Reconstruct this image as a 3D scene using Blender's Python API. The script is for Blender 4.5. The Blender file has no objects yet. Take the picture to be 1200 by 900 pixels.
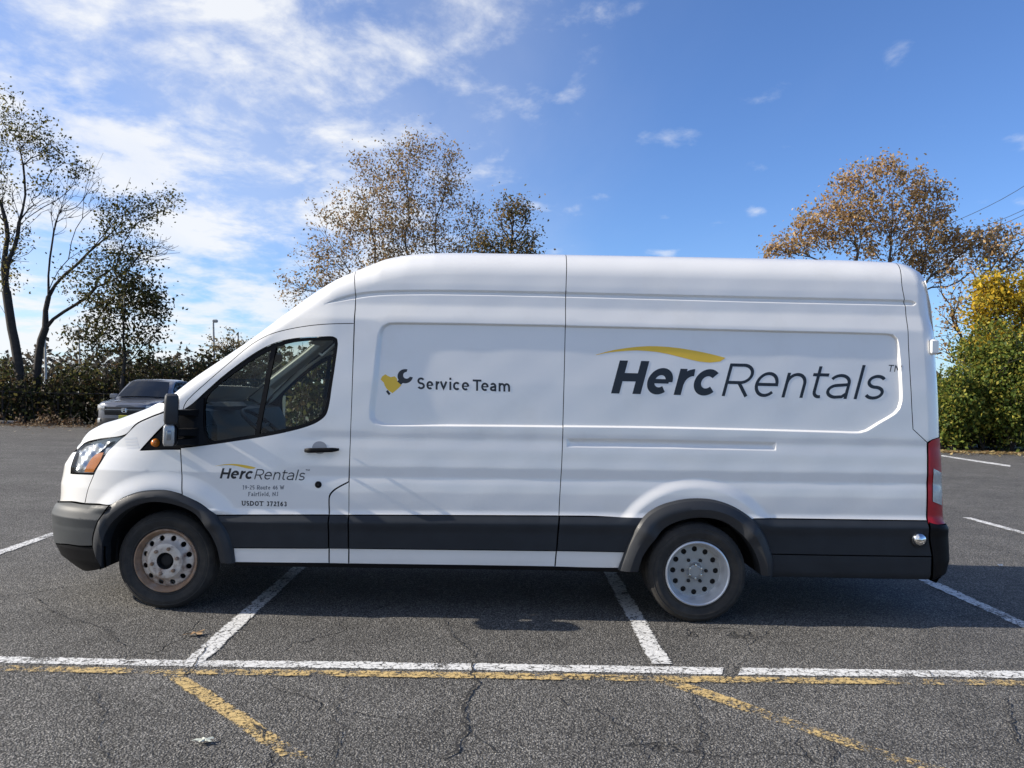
import bpy, math, random
import numpy as np
from mathutils import Vector, Matrix
from mathutils.geometry import delaunay_2d_cdt
R_ = math.radians
scene = bpy.context.scene
coll = scene.collection

# ---------------------------------------------------------------- camera
FPX = 906.0                                    # focal length in pixels of a 1200 x 900 frame
CAM = np.array([2.4021, -5.4237, 1.5775])
_yaw, _pitch, _roll = R_(0.3), math.atan(11 / 906), 0.019
_f0 = np.array([math.sin(_yaw), math.cos(_yaw), 0.0]); _r0 = np.array([math.cos(_yaw), -math.sin(_yaw), 0.0]); _z = np.array([0, 0, 1.0])
FW = _f0 * math.cos(_pitch) + _z * math.sin(_pitch)
_u0 = _z * math.cos(_pitch) - _f0 * math.sin(_pitch)
RT = _r0 * math.cos(_roll) + _u0 * math.sin(_roll)
UP = _u0 * math.cos(_roll) - _r0 * math.sin(_roll)
cam_data = bpy.data.cameras.new('camera')
cam = bpy.data.objects.new('camera', cam_data); coll.objects.link(cam)
cam_data.sensor_fit = 'HORIZONTAL'; cam_data.sensor_width = 36.0; cam_data.lens = 36.0 * FPX / 1200
cam_data.clip_start = 0.05; cam_data.clip_end = 3000
cam.matrix_world = Matrix(((RT[0], UP[0], -FW[0], CAM[0]), (RT[1], UP[1], -FW[1], CAM[1]), (RT[2], UP[2], -FW[2], CAM[2]), (0, 0, 0, 1)))
scene.camera = cam

# ---------------------------------------------------------------- world, sun, exposure
SUN_EL, SUN_AZ = R_(29.0), R_(-90.15)           # azimuth clockwise from +Y: the sun stands off the van's nose
world = bpy.data.worlds.new('World'); scene.world = world; world.use_nodes = True
wt = world.node_tree; wt.nodes.clear()
def wn(t, **k):
    n = wt.nodes.new(t)
    for a, b in k.items(): setattr(n, a, b)
    return n
def wl(a, b): wt.links.new(a, b)
def wmath(op, a, b=None, clamp=False):
    n = wn('ShaderNodeMath', operation=op, use_clamp=clamp)
    for i, q in enumerate((a, b)):
        if q is None: continue
        if isinstance(q, (int, float)): n.inputs[i].default_value = q
        else: wl(q, n.inputs[i])
    return n.outputs[0]
def wramp(a, lo, hi):
    n = wn('ShaderNodeMapRange', interpolation_type='SMOOTHSTEP'); wl(a, n.inputs[0])
    n.inputs[1].default_value = lo; n.inputs[2].default_value = hi
    return n.outputs[0]
sky = wn('ShaderNodeTexSky', sky_type='NISHITA', sun_disc=False)
sky.sun_elevation = SUN_EL; sky.sun_rotation = SUN_AZ; sky.altitude = 0; sky.air_density = 1.0; sky.dust_density = 0.25; sky.ozone_density = 3.5
tc = wn('ShaderNodeTexCoord'); sep = wn('ShaderNodeSeparateXYZ'); wl(tc.outputs['Generated'], sep.inputs[0])
dx, dy, dz = sep.outputs
# cloud layer: the view direction laid out on a flat cloud deck
zz = wmath('ADD', wmath('MAXIMUM', dz, 0.0), 0.16)
cmb = wn('ShaderNodeCombineXYZ'); wl(wmath('DIVIDE', dx, zz), cmb.inputs[0]); wl(wmath('DIVIDE', dy, zz), cmb.inputs[1])
def cloud_noise(scale, detail, rough, loc, stretch=(1, 1, 1), rot=0.0, dist=0.0):
    m = wn('ShaderNodeMapping'); wl(cmb.outputs[0], m.inputs[0]); m.inputs['Location'].default_value = loc
    m.inputs['Scale'].default_value = stretch; m.inputs['Rotation'].default_value = (0, 0, rot)
    n = wn('ShaderNodeTexNoise'); wl(m.outputs[0], n.inputs['Vector'])
    n.inputs['Scale'].default_value = scale; n.inputs['Detail'].default_value = detail; n.inputs['Roughness'].default_value = rough; n.inputs['Distortion'].default_value = dist
    return n.outputs[0]
big = cloud_noise(0.9, 3, 0.5, (-2.4, 3.3, 0))
mid = cloud_noise(2.7, 9, 0.60, (9.9, -4.1, 0), (1.0, 1.0, 1), 0.5, 0.25)
fine = cloud_noise(6.5, 9, 0.62, (1.2, 9.4, 0), (1.0, 0.8, 1), 0.9, 0.2)
veil = cloud_noise(0.8, 6, 0.55, (11.2, 5.4, 0), (1.6, 0.6, 1), -0.6, 0.3)
side = wramp(dx, 0.26, -0.34)                  # the cloud field lies towards the sun, clear sky opposite
d0 = wmath('ADD', wmath('MULTIPLY', big, 0.55), wmath('ADD', wmath('MULTIPLY', mid, 0.62), wmath('MULTIPLY', fine, 0.34)))
thr = wmath('SUBTRACT', d0, wmath('SUBTRACT', 0.885, wmath('MULTIPLY', side, 0.235)))
puffs = wramp(thr, -0.01, 0.20)
haze_v = wmath('MULTIPLY', wramp(wmath('ADD', veil, wmath('MULTIPLY', side, 0.18)), 0.42, 0.80), wmath('ADD', 0.06, wmath('MULTIPLY', side, 0.50)))
tuft = wmath('MULTIPLY', wramp(wmath('ADD', wmath('MULTIPLY', cloud_noise(4.6, 2, 0.4, (4.7, 3.1, 0)), 0.8), wmath('MULTIPLY', fine, 0.42)), 0.715, 0.88), 0.55)     # stray tufts anywhere
cover = wmath('MINIMUM', wmath('ADD', wmath('MAXIMUM', wmath('MULTIPLY', puffs, 0.78), tuft), wmath('MULTIPLY', haze_v, 0.55)), 0.93)
skyc = wn('ShaderNodeMix', data_type='RGBA', blend_type='MULTIPLY'); skyc.inputs[0].default_value = 1.0
wl(sky.outputs[0], skyc.inputs[6]); skyc.inputs[7].default_value = (0.80, 0.98, 1.30, 1)
mixc = wn('ShaderNodeMix', data_type='RGBA'); wl(cover, mixc.inputs[0]); wl(skyc.outputs[2], mixc.inputs[6]); mixc.inputs[7].default_value = (6.7, 6.85, 7.1, 1)
bg = wn('ShaderNodeBackground'); wl(mixc.outputs[2], bg.inputs[0]); bg.inputs[1].default_value = 0.088
wo = wn('ShaderNodeOutputWorld'); wl(bg.outputs[0], wo.inputs[0])

sun_data = bpy.data.lights.new('sun', 'SUN'); sun_data.energy = 4.6; sun_data.angle = R_(0.53); sun_data.color = (1.0, 0.92, 0.80)
sun = bpy.data.objects.new('sun', sun_data); coll.objects.link(sun)
_sd = Vector((math.sin(SUN_AZ) * math.cos(SUN_EL), math.cos(SUN_AZ) * math.cos(SUN_EL), math.sin(SUN_EL)))
sun.rotation_euler = (-_sd).to_track_quat('-Z', 'Y').to_euler(); sun.location = _sd * 60
scene.view_settings.view_transform = 'Standard'; scene.view_settings.look = 'None'
scene.view_settings.exposure = 0.68; scene.view_settings.gamma = 1.0; scene.view_settings.use_curve_mapping = False

# ---------------------------------------------------------------- helpers
def at(u, v, Y):
    ray = FW * FPX + RT * (u - 600) + UP * (450 - v)
    return CAM + ray * ((Y - CAM[1]) / ray[1])
def ground_at(u, v, z=0.0):
    ray = FW * FPX + RT * (u - 600) + UP * (450 - v)
    return CAM + ray * ((z - CAM[2]) / ray[2])

MATS = {}
def mat(name, col, rough=0.5, metal=0.0, coat=0.0, coat_rough=0.05, spec=0.5, var=0.0, vscale=4.0, bump=0.0, bscale=60.0, var2=None, v2scale=8.0, v2lo=0.5, v2hi=0.75):
    m = bpy.data.materials.new(name); m.use_nodes = True; MATS[name] = m
    nt = m.node_tree; b = nt.nodes['Principled BSDF']
    b.inputs['Base Color'].default_value = (*col, 1); b.inputs['Roughness'].default_value = rough; b.inputs['Metallic'].default_value = metal
    b.inputs['Coat Weight'].default_value = coat; b.inputs['Coat Roughness'].default_value = coat_rough; b.inputs['Specular IOR Level'].default_value = spec
    t = nt.nodes.new('ShaderNodeTexCoord')
    src = None
    if var:
        n = nt.nodes.new('ShaderNodeTexNoise'); n.inputs['Scale'].default_value = vscale; n.inputs['Detail'].default_value = 6; nt.links.new(t.outputs['Object'], n.inputs['Vector'])
        mr = nt.nodes.new('ShaderNodeMapRange'); mr.inputs[1].default_value = 0.25; mr.inputs[2].default_value = 0.75; mr.inputs[3].default_value = 1 - var; mr.inputs[4].default_value = 1 + var
        nt.links.new(n.outputs[0], mr.inputs[0])
        mx = nt.nodes.new('ShaderNodeMix'); mx.data_type = 'RGBA'; mx.blend_type = 'MULTIPLY'; mx.inputs[0].default_value = 1; mx.inputs[6].default_value = (*col, 1)
        nt.links.new(mr.outputs[0], mx.inputs[7]); src = mx.outputs[2]
    if var2:
        n = nt.nodes.new('ShaderNodeTexNoise'); n.inputs['Scale'].default_value = v2scale; n.inputs['Detail'].default_value = 8; n.inputs['Roughness'].default_value = 0.65; nt.links.new(t.outputs['Object'], n.inputs['Vector'])
        mr = nt.nodes.new('ShaderNodeMapRange'); mr.inputs[1].default_value = v2lo; mr.inputs[2].default_value = v2hi; nt.links.new(n.outputs[0], mr.inputs[0])
        mx = nt.nodes.new('ShaderNodeMix'); mx.data_type = 'RGBA'; nt.links.new(mr.outputs[0], mx.inputs[0])
        if src: nt.links.new(src, mx.inputs[6])
        else: mx.inputs[6].default_value = (*col, 1)
        mx.inputs[7].default_value = (*var2, 1); src = mx.outputs[2]
    if src: nt.links.new(src, b.inputs['Base Color'])
    if bump:
        n = nt.nodes.new('ShaderNodeTexNoise'); n.inputs['Scale'].default_value = bscale; n.inputs['Detail'].default_value = 4; nt.links.new(t.outputs['Object'], n.inputs['Vector'])
        bp = nt.nodes.new('ShaderNodeBump'); bp.inputs['Strength'].default_value = bump; bp.inputs['Distance'].default_value = 0.01; nt.links.new(n.outputs[0], bp.inputs['Height']); nt.links.new(bp.outputs[0], b.inputs['Normal'])
    return m
def glass_mat(name, tint, refl_rough=0.02, refl=0.06):
    m = bpy.data.materials.new(name); m.use_nodes = True; MATS[name] = m
    nt = m.node_tree; nt.nodes.clear()
    o = nt.nodes.new('ShaderNodeOutputMaterial'); tr = nt.nodes.new('ShaderNodeBsdfTransparent'); tr.inputs[0].default_value = (*tint, 1)
    g = nt.nodes.new('ShaderNodeBsdfGlossy'); g.inputs['Roughness'].default_value = refl_rough
    fr = nt.nodes.new('ShaderNodeFresnel'); ge = nt.nodes.new('ShaderNodeNewGeometry'); io = nt.nodes.new('ShaderNodeMapRange')     # a thin pane reflects alike from both sides
    io.inputs[3].default_value = 1.36; io.inputs[4].default_value = 1 / 1.36; nt.links.new(ge.outputs['Backfacing'], io.inputs[0]); nt.links.new(io.outputs[0], fr.inputs[0])
    mx = nt.nodes.new('ShaderNodeMixShader'); nt.links.new(fr.outputs[0], mx.inputs[0]); nt.links.new(tr.outputs[0], mx.inputs[1]); nt.links.new(g.outputs[0], mx.inputs[2]); nt.links.new(mx.outputs[0], o.inputs[0])
    return m

def link(name, me, parent=None, m=None):
    o = bpy.data.objects.new(name, me); coll.objects.link(o)
    if parent: o.parent = parent
    if m is not None and me is not None and not me.materials: me.materials.append(MATS[m] if isinstance(m, str) else m)
    return o
def mesh(name, verts, faces, smooth=False, angle=None):
    me = bpy.data.meshes.new(name)
    me.from_pydata([tuple(map(float, v)) for v in verts], [], [tuple(map(int, f)) for f in faces])
    if smooth: me.polygons.foreach_set('use_smooth', [True] * len(me.polygons))
    if angle is not None:
        me.polygons.foreach_set('use_smooth', [True] * len(me.polygons)); me.set_sharp_from_angle(angle=R_(angle))
    me.update(); return me
def tag(o, label=None, cat=None, group=None, kind=None):
    if label: o['label'] = label
    if cat: o['category'] = cat
    if group: o['group'] = group
    if kind: o['kind'] = kind
    return o
def empty(name, loc=(0, 0, 0), rz=0.0):
    o = bpy.data.objects.new(name, None); coll.objects.link(o); o.location = loc; o.rotation_euler = (0, 0, rz); o.empty_display_size = 0.2
    return o
class MB:
    """collects simple shapes into one mesh"""
    def __init__(s): s.v = []; s.f = []
    def add(s, v, f):
        n = len(s.v); s.v += [tuple(map(float, p)) for p in v]; s.f += [tuple(int(i) + n for i in q) for q in f]; return s
    def box(s, x0, x1, y0, y1, z0, z1, bev=0.0):
        if bev <= 0:
            return s.add([(x0, y0, z0), (x1, y0, z0), (x1, y1, z0), (x0, y1, z0), (x0, y0, z1), (x1, y0, z1), (x1, y1, z1), (x0, y1, z1)],
                         [(0, 3, 2, 1), (4, 5, 6, 7), (0, 1, 5, 4), (1, 2, 6, 5), (2, 3, 7, 6), (3, 0, 4, 7)])
        rings = []
        for z, d in ((z0, bev), (z0 + bev, 0), (z1 - bev, 0), (z1, bev)):
            b = bev
            rings.append([(x0 + d + b * .3, y0 + d, z), (x1 - d - b * .3, y0 + d, z), (x1 - d, y0 + d + b * .3, z), (x1 - d, y1 - d - b * .3, z), (x1 - d - b * .3, y1 - d, z), (x0 + d + b * .3, y1 - d, z), (x0 + d, y1 - d - b * .3, z), (x0 + d, y0 + d + b * .3, z)])
        v = [p for r in rings for p in r]; f = []
        for k in range(3):
            for i in range(8): f.append((k * 8 + i, k * 8 + (i + 1) % 8, k * 8 + 8 + (i + 1) % 8, k * 8 + 8 + i))
        f.append(tuple(range(7, -1, -1))); f.append(tuple(range(24, 32)))
        return s.add(v, f)
    def tube(s, pts, rad, n=8, cap=True):
        pts = [np.array(p, float) for p in pts]; rad = rad if hasattr(rad, '__len__') else [rad] * len(pts)
        v = []; f = []; prev = None
        for i, p in enumerate(pts):
            d = pts[min(i + 1, len(pts) - 1)] - pts[max(i - 1, 0)]; d = d / (np.linalg.norm(d) + 1e-9)
            if prev is None:
                a = np.array([0, 0, 1.0]) if abs(d[2]) < 0.9 else np.array([1.0, 0, 0]); e1 = np.cross(d, a)
            else: e1 = prev - d * (prev @ d)
            e1 = e1 / (np.linalg.norm(e1) + 1e-9); prev = e1; e2 = np.cross(d, e1)
            for k in range(n):
                t = 2 * math.pi * k / n; v.append(p + rad[i] * (math.cos(t) * e1 + math.sin(t) * e2))
        for i in range(len(pts) - 1):
            for k in range(n): f.append((i * n + k, i * n + (k + 1) % n, (i + 1) * n + (k + 1) % n, (i + 1) * n + k))
        if cap: f.append(tuple(range(n - 1, -1, -1))); f.append(tuple((len(pts) - 1) * n + k for k in range(n)))
        return s.add(v, f)
    def lathe(s, prof, n=48, c=(0, 0, 0), closed=False):
        """prof: (radius, y) pairs turned about the Y axis through c"""
        v = []; f = []; m = len(prof)
        for k in range(n):
            t = 2 * math.pi * k / n
            for r, y in prof: v.append((c[0] + r * math.cos(t), c[1] + y, c[2] + r * math.sin(t)))
        for k in range(n):
            k2 = (k + 1) % n
            for i in range(m - 1 if not closed else m):
                j = (i + 1) % m
                f.append((k * m + i, k2 * m + i, k2 * m + j, k * m + j))
        return s.add(v, f)
    def build(s, name, m, parent=None, smooth=False, angle=None):
        return link(name, mesh(name, s.v, s.f, smooth, angle), parent, m)
# ---------------------------------------------------------------- ground
def asphalt_material():
    m = bpy.data.materials.new('asphalt'); m.use_nodes = True; MATS['asphalt'] = m
    nt = m.node_tree; b = nt.nodes['Principled BSDF']; L = nt.links.new
    def N(t, **k):
        n = nt.nodes.new(t)
        for a, q in k.items(): setattr(n, a, q)
        return n
    t = N('ShaderNodeTexCoord'); P = t.outputs['Object']
    def noise(scale, detail=5, rough=0.5):
        n = N('ShaderNodeTexNoise'); n.inputs['Scale'].default_value = scale; n.inputs['Detail'].default_value = detail; n.inputs['Roughness'].default_value = rough; L(P, n.inputs['Vector']); return n.outputs[0]
    def mr(a, lo, hi, o0=0.0, o1=1.0):
        n = N('ShaderNodeMapRange'); L(a, n.inputs[0])
        for i, q in enumerate((lo, hi, o0, o1)): n.inputs[i + 1].default_value = q
        return n.outputs[0]
    def ma(op, a, c):
        n = N('ShaderNodeMath', operation=op)
        for i, q in enumerate((a, c)):
            if isinstance(q, (int, float)): n.inputs[i].default_value = q
            else: L(q, n.inputs[i])
        return n.outputs[0]
    v1 = N('ShaderNodeTexVoronoi'); v1.inputs['Scale'].default_value = 100; L(P, v1.inputs['Vector'])
    v2 = N('ShaderNodeTexVoronoi'); v2.inputs['Scale'].default_value = 190; L(P, v2.inputs['Vector'])
    s1 = N('ShaderNodeSeparateColor'); L(v1.outputs['Color'], s1.inputs[0])
    s2 = N('ShaderNodeSeparateColor'); L(v2.outputs['Color'], s2.inputs[0])
    stone = ma('ADD', ma('MULTIPLY', ma('POWER', s1.outputs[0], 2.6), 0.85), ma('MULTIPLY', ma('POWER', s2.outputs[0], 3.0), 0.95))
    binder = mr(v1.outputs['Distance'], 0.30, 0.62)                # tar between the stones
    alb = ma('MULTIPLY', ma('ADD', 0.058, ma('MULTIPLY', stone, 0.235)), ma('SUBTRACT', 1.0, ma('MULTIPLY', binder, 0.6)))
    alb = ma('MULTIPLY', alb, mr(noise(0.35, 5, 0.6), 0.3, 0.7, 0.88, 1.10))
    alb = ma('MULTIPLY', alb, mr(noise(2.2, 6, 0.65), 0.3, 0.7, 0.78, 1.18))
    stain = mr(noise(1.1, 4, 0.5), 0.62, 0.76, 1.0, 0.75); alb = ma('MULTIPLY', alb, stain)
    # stretched faint drive tracks
    mp = N('ShaderNodeMapping'); L(P, mp.inputs[0]); mp.inputs['Scale'].default_value = (0.05, 0.55, 1)
    nb = N('ShaderNodeTexNoise'); nb.inputs['Scale'].default_value = 2.0; nb.inputs['Detail'].default_value = 5; L(mp.outputs[0], nb.inputs['Vector'])
    alb = ma('MULTIPLY', alb, mr(nb.outputs[0], 0.35, 0.7, 1.08, 0.88))
    # hairline cracking
    vc = N('ShaderNodeTexVoronoi', feature='DISTANCE_TO_EDGE'); vc.inputs['Scale'].default_value = 0.55
    wp = N('ShaderNodeTexNoise'); wp.inputs['Scale'].default_value = 3.0; wp.inputs['Detail'].default_value = 7; L(P, wp.inputs['Vector'])
    wa = N('ShaderNodeMix', data_type='RGBA'); wa.inputs[0].default_value = 0.28; L(P, wa.inputs[6]); L(wp.outputs['Color'], wa.inputs[7]); L(wa.outputs[2], vc.inputs['Vector'])
    hair = ma('MULTIPLY', mr(vc.outputs['Distance'], 0.0012, 0.0038, 1.0, 0.0), mr(noise(0.9, 3), 0.48, 0.60))
    alb = ma('MULTIPLY', alb, ma('SUBTRACT', 1.0, ma('MULTIPLY', hair, 0.55)))
    cc = N('ShaderNodeCombineColor'); L(ma('MULTIPLY', alb, 1.04), cc.inputs[0]); L(alb, cc.inputs[1]); L(ma('MULTIPLY', alb, 0.93), cc.inputs[2])
    L(cc.outputs[0], b.inputs['Base Color']); b.inputs['Roughness'].default_value = 0.85; b.inputs['Specular IOR Level'].default_value = 0.35
    bp = N('ShaderNodeBump'); bp.inputs['Strength'].default_value = 0.9; bp.inputs['Distance'].default_value = 0.011
    hgt = ma('ADD', ma('MULTIPLY', ma('SUBTRACT', 1.0, v1.outputs['Distance']), 0.8), ma('MULTIPLY', ma('SUBTRACT', 1.0, v2.outputs['Distance']), 0.4))
    L(ma('SUBTRACT', hgt, ma('MULTIPLY', hair, 1.5)), bp.inputs['Height']); L(bp.outputs[0], b.inputs['Normal'])
asphalt_material()

def paint_material(name, col, wear):
    m = bpy.data.materials.new(name); m.use_nodes = True; MATS[name] = m
    nt = m.node_tree; b = nt.nodes['Principled BSDF']; L = nt.links.new; out = nt.nodes['Material Output']
    t = nt.nodes.new('ShaderNodeTexCoord'); uv = nt.nodes.new('ShaderNodeUVMap'); sp = nt.nodes.new('ShaderNodeSeparateXYZ'); L(uv.outputs[0], sp.inputs[0])
    def noise(scale, detail, rough):
        n = nt.nodes.new('ShaderNodeTexNoise'); n.inputs['Scale'].default_value = scale; n.inputs['Detail'].default_value = detail; n.inputs['Roughness'].default_value = rough; L(t.outputs['Object'], n.inputs['Vector']); return n.outputs[0]
    def ma(op, a, c, cl=False):
        n = nt.nodes.new('ShaderNodeMath'); n.operation = op; n.use_clamp = cl
        for i, q in enumerate((a, c)):
            if isinstance(q, (int, float)): n.inputs[i].default_value = q
            else: L(q, n.inputs[i])
        return n.outputs[0]
    def mr(a, lo, hi, o0=0.0, o1=1.0):
        n = nt.nodes.new('ShaderNodeMapRange'); L(a, n.inputs[0])
        for i, q in enumerate((lo, hi, o0, o1)): n.inputs[i + 1].default_value = q
        return n.outputs[0]
    edge = ma('SUBTRACT', 0.5, ma('ABSOLUTE', ma('SUBTRACT', sp.outputs[1], 0.5), 0.0))      # 0 at the rim, .5 in the middle
    n1 = noise(60, 5, 0.7); n2 = noise(9, 5, 0.6); n3 = noise(150, 3, 0.6)
    # network of shrinkage cracks in the paint
    vo = nt.nodes.new('ShaderNodeTexVoronoi'); vo.feature = 'DISTANCE_TO_EDGE'; vo.inputs['Scale'].default_value = 17
    wn_ = nt.nodes.new('ShaderNodeTexNoise'); wn_.inputs['Scale'].default_value = 22; wn_.inputs['Detail'].default_value = 5; L(t.outputs['Object'], wn_.inputs['Vector'])
    wm = nt.nodes.new('ShaderNodeMix'); wm.data_type = 'RGBA'; wm.inputs[0].default_value = 0.07; L(t.outputs['Object'], wm.inputs[6]); L(wn_.outputs['Color'], wm.inputs[7]); L(wm.outputs[2], vo.inputs['Vector'])
    crack = ma('MULTIPLY', mr(vo.outputs['Distance'], 0.03, 0.07, 1, 0), mr(n2, 0.46, 0.60))
    keep = ma('ADD', ma('ADD', mr(edge, 0.0, 0.14, -0.26, 0.0), ma('MULTIPLY', n1, 0.8)), ma('ADD', ma('MULTIPLY', n2, 0.75), ma('ADD', ma('MULTIPLY', n3, 0.45), mr(noise(1.6, 4, 0.6), 0.3, 0.7, -0.16, 0.10))))
    a = mr(keep, wear, wear + 0.10)
    a = ma('MULTIPLY', a, ma('SUBTRACT', 1.0, crack))
    mx = nt.nodes.new('ShaderNodeMix'); mx.data_type = 'RGBA'; mx.inputs[6].default_value = (*[c * 0.66 for c in col], 1); mx.inputs[7].default_value = (*col, 1)
    L(mr(n1, 0.3, 0.65), mx.inputs[0]); L(mx.outputs[2], b.inputs['Base Color']); b.inputs['Roughness'].default_value = 0.75
    bp = nt.nodes.new('ShaderNodeBump'); bp.inputs['Strength'].default_value = 0.5; bp.inputs['Distance'].default_value = 0.004; L(n1, bp.inputs['Height']); L(bp.outputs[0], b.inputs['Normal'])
    tr = nt.nodes.new('ShaderNodeBsdfTransparent'); ms = nt.nodes.new('ShaderNodeMixShader'); L(a, ms.inputs[0]); L(tr.outputs[0], ms.inputs[1]); L(b.outputs[0], ms.inputs[2]); L(ms.outputs[0], out.inputs[0])
paint_material('white_paint_worn', (0.74, 0.74, 0.72), 0.83)
paint_material('yellow_paint_worn', (0.60, 0.43, 0.18), 0.925)
mat('soil', (0.085, 0.068, 0.05), 0.95, var=0.45, vscale=1.2, var2=(0.06, 0.075, 0.03), v2scale=0.35, v2lo=0.45, v2hi=0.6, bump=0.8, bscale=9)
mat('crack_dark', (0.018, 0.018, 0.019), 0.95)
mat('concrete', (0.30, 0.29, 0.27), 0.9, var=0.2, vscale=5, bump=0.3, bscale=40)

g = link('ground', mesh('ground', [(-900, -60, -.03), (900, -60, -.03), (900, 1500, -.03), (-900, 1500, -.03)], [(0, 1, 2, 3)]), None, 'soil'); tag(g, kind='structure')
LE = ground_at(40, 499); RE = ground_at(1150, 531)
def lot_edge_y(x): return LE[1] + (RE[1] - LE[1]) * (x - LE[0]) / (RE[0] - LE[0])
rngG = random.Random(3)
vv = [(-70, -14, 0), (70, -14, 0)]
xs = np.linspace(70, -70, 120)
for x in xs:
    vv.append((x, max(6.0, lot_edge_y(x)) + 0.25 * math.sin(x * 1.7) + rngG.uniform(-.12, .12), 0))
lot = link('parking_lot', mesh('parking_lot', vv, [tuple(range(len(vv)))]), None, 'asphalt'); tag(lot, kind='structure')

def stripe(name, pts_a, pts_b, m, z, parent=lot):
    """painted stripe between two rows of ground points, with UV v running across it"""
    me = bpy.data.meshes.new(name); n = len(pts_a)
    v = [(p[0], p[1], z) for p in pts_a] + [(p[0], p[1], z) for p in pts_b]
    me.from_pydata(v, [], [(i, i + 1, n + i + 1, n + i) for i in range(n - 1)])
    u = me.uv_layers.new(name='UVMap')
    for p in me.polygons:
        for li in p.loop_indices:
            vi = me.loops[li].vertex_index; u.data[li].uv = ((vi % n) / n, 0.0 if vi < n else 1.0)
    return link(name, me, parent, m)
def pix_stripe(name, top, bot, m, z):
    def dens(px):
        out = []
        for (a, b), (c, d) in zip(px[:-1], px[1:]):
            for k in range(12): out.append(ground_at(a + (c - a) * k / 12, b + (d - b) * k / 12, z))
        out.append(ground_at(*px[-1], z)); return out
    return stripe(name, dens(top), dens(bot), m, z)
def extend(p, q, t): return (p[0] + (q[0] - p[0]) * t, p[1] + (q[1] - p[1]) * t)
tag(pix_stripe('white_line', [(-1300, 750), (-160, 766), (0, 768.3), (210, 772.7), (400, 774.5), (600, 777.3), (800, 780.7), (848, 781.6)], [(-1300, 759), (-160, 775), (0, 777.3), (210, 781.7), (400, 783.6), (600, 786.4), (800, 790.2), (846, 791)], 'white_paint_worn', .004), 'long white line from the left edge to the gap')
tag(pix_stripe('white_line', [(868, 781.6), (1000, 783.2), (1200, 785.7), (1400, 788), (2600, 802)], [(865, 791.3), (1000, 792.7), (1200, 795.2), (1400, 797.5), (2600, 811.5)], 'white_paint_worn', .004), 'white line from the gap to the right edge')
pix_stripe('yellow_line', [(-1300, 760.5), (-160, 776.5), (0, 778.6), (200, 782.6), (400, 784.6), (600, 787.4), (800, 791.2), (1000, 793.6), (1200, 796.2), (1400, 798.4), (2600, 812.4)], [(-1300, 768.8), (-160, 784.8), (0, 787), (200, 790.6), (400, 793), (600, 796), (800, 799.8), (1000, 802), (1200, 804), (1400, 806), (2600, 820)], 'yellow_paint_worn', .0075)
# stall lines run away from the long line, under the van, to about 5 m beyond it
def stall(u0, v0, u1, v1, far_y, w=0.135):
    a = ground_at(u0, v0); b = ground_at(u1, v1); d = (b - a) / np.linalg.norm(b - a); n = np.array([d[1], -d[0], 0]) * w / 2
    L_ = (far_y - a[1]) / d[1]; k = 40
    pts = [a + d * L_ * i / k for i in range(k + 1)]
    stripe('stall_line', [p - n for p in pts], [p + n for p in pts], 'white_paint_worn', .0065)
stall(226, 777.5, 342, 673, 4.9); stall(775, 779, 722, 684, 4.9); stall(1294, 776, 1090, 683, 4.9, 0.14)
stall(-330, 762, 30, 637.5, 4.9)
a_, b_ = ground_at(1133, 607), ground_at(1200, 625)
stall(*(1133 + 67 * 3.4, 607 + 18 * 3.4), 1133, 607, a_[1] + .01)
pix_stripe('stall_line', [(1104, 533.2), (1140, 538.6), (1184, 545)], [(1102, 534.6), (1140, 540.6), (1184, 547.2)], 'white_paint_worn', .005)
pix_stripe('yellow_diagonal', [(187, 790), (240, 826), (290, 862), (330, 890)], [(219, 791), (275, 826), (330, 862), (371, 889)], 'yellow_paint_worn', .0055)
pix_stripe('yellow_diagonal', [(778, 792.5), (833, 808), (917, 837), (1043, 880), (1160, 914)], [(765, 799), (822, 817), (908, 847), (1033, 889.5), (1140, 922)], 'yellow_paint_worn', .0055)
def crack(pix, w=0.012, seed=0, jit=0.02):
    r = random.Random(seed); P = [ground_at(*p) for p in pix]; pts = []
    for a, b in zip(P[:-1], P[1:]):
        n = max(3, int(np.linalg.norm(b - a) / 0.03))
        for k in range(n): pts.append(a + (b - a) * k / n + np.array([r.gauss(0, jit), r.gauss(0, jit), 0]))
    pts.append(P[-1]); v = []
    for i, p in enumerate(pts):
        d = pts[min(i + 1, len(pts) - 1)] - pts[max(i - 1, 0)]; d = d / (np.linalg.norm(d) + 1e-9); q = w * (.25 + .75 * r.random()) * min(1, i / 3 + .2, (len(pts) - 1 - i) / 3 + .1)
        nn = np.array([d[1], -d[0], 0]) * q / 2; v += [(*(p - nn)[:2], .0095), (*(p + nn)[:2], .0095)]
    link('crack', mesh('crack', v, [(2 * i, 2 * i + 1, 2 * i + 3, 2 * i + 2) for i in range(len(pts) - 1)]), lot, 'crack_dark')
crack([(557, 775), (552, 790), (559, 802), (541, 826), (546, 858), (524, 893)], .017, 1, .009)
crack([(546, 858), (570, 872), (590, 885)], .010, 2, .008)
crack([(243, 753), (237, 768), (226, 782), (216, 795)], .010, 3, .006)
crack([(856, 780), (868, 787), (848, 795), (842, 801)], .010, 4, .006)
crack([(293, 845), (307, 858), (312, 872)], .011, 5, .006)
crack([(520, 722), (528, 745), (552, 763), (558, 775)], .009, 6, .012)
crack([(1178, 818), (1186, 850), (1196, 880)], .012, 7, .012)
crack([(808, 812), (822, 850), (815, 898)], .010, 8, .014)
crack([(1085, 786), (1095, 797)], .008, 9, .006)
crack([(705, 781), (709, 797)], .007, 10, .005)
crack([(405, 800), (392, 830), (398, 862), (380, 899)], .009, 11, .012)
crack([(95, 800), (120, 835), (112, 870), (130, 899)], .008, 12, .012)
crack([(640, 812), (668, 828), (700, 835), (742, 858), (760, 898)], .008, 13, .014)
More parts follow.
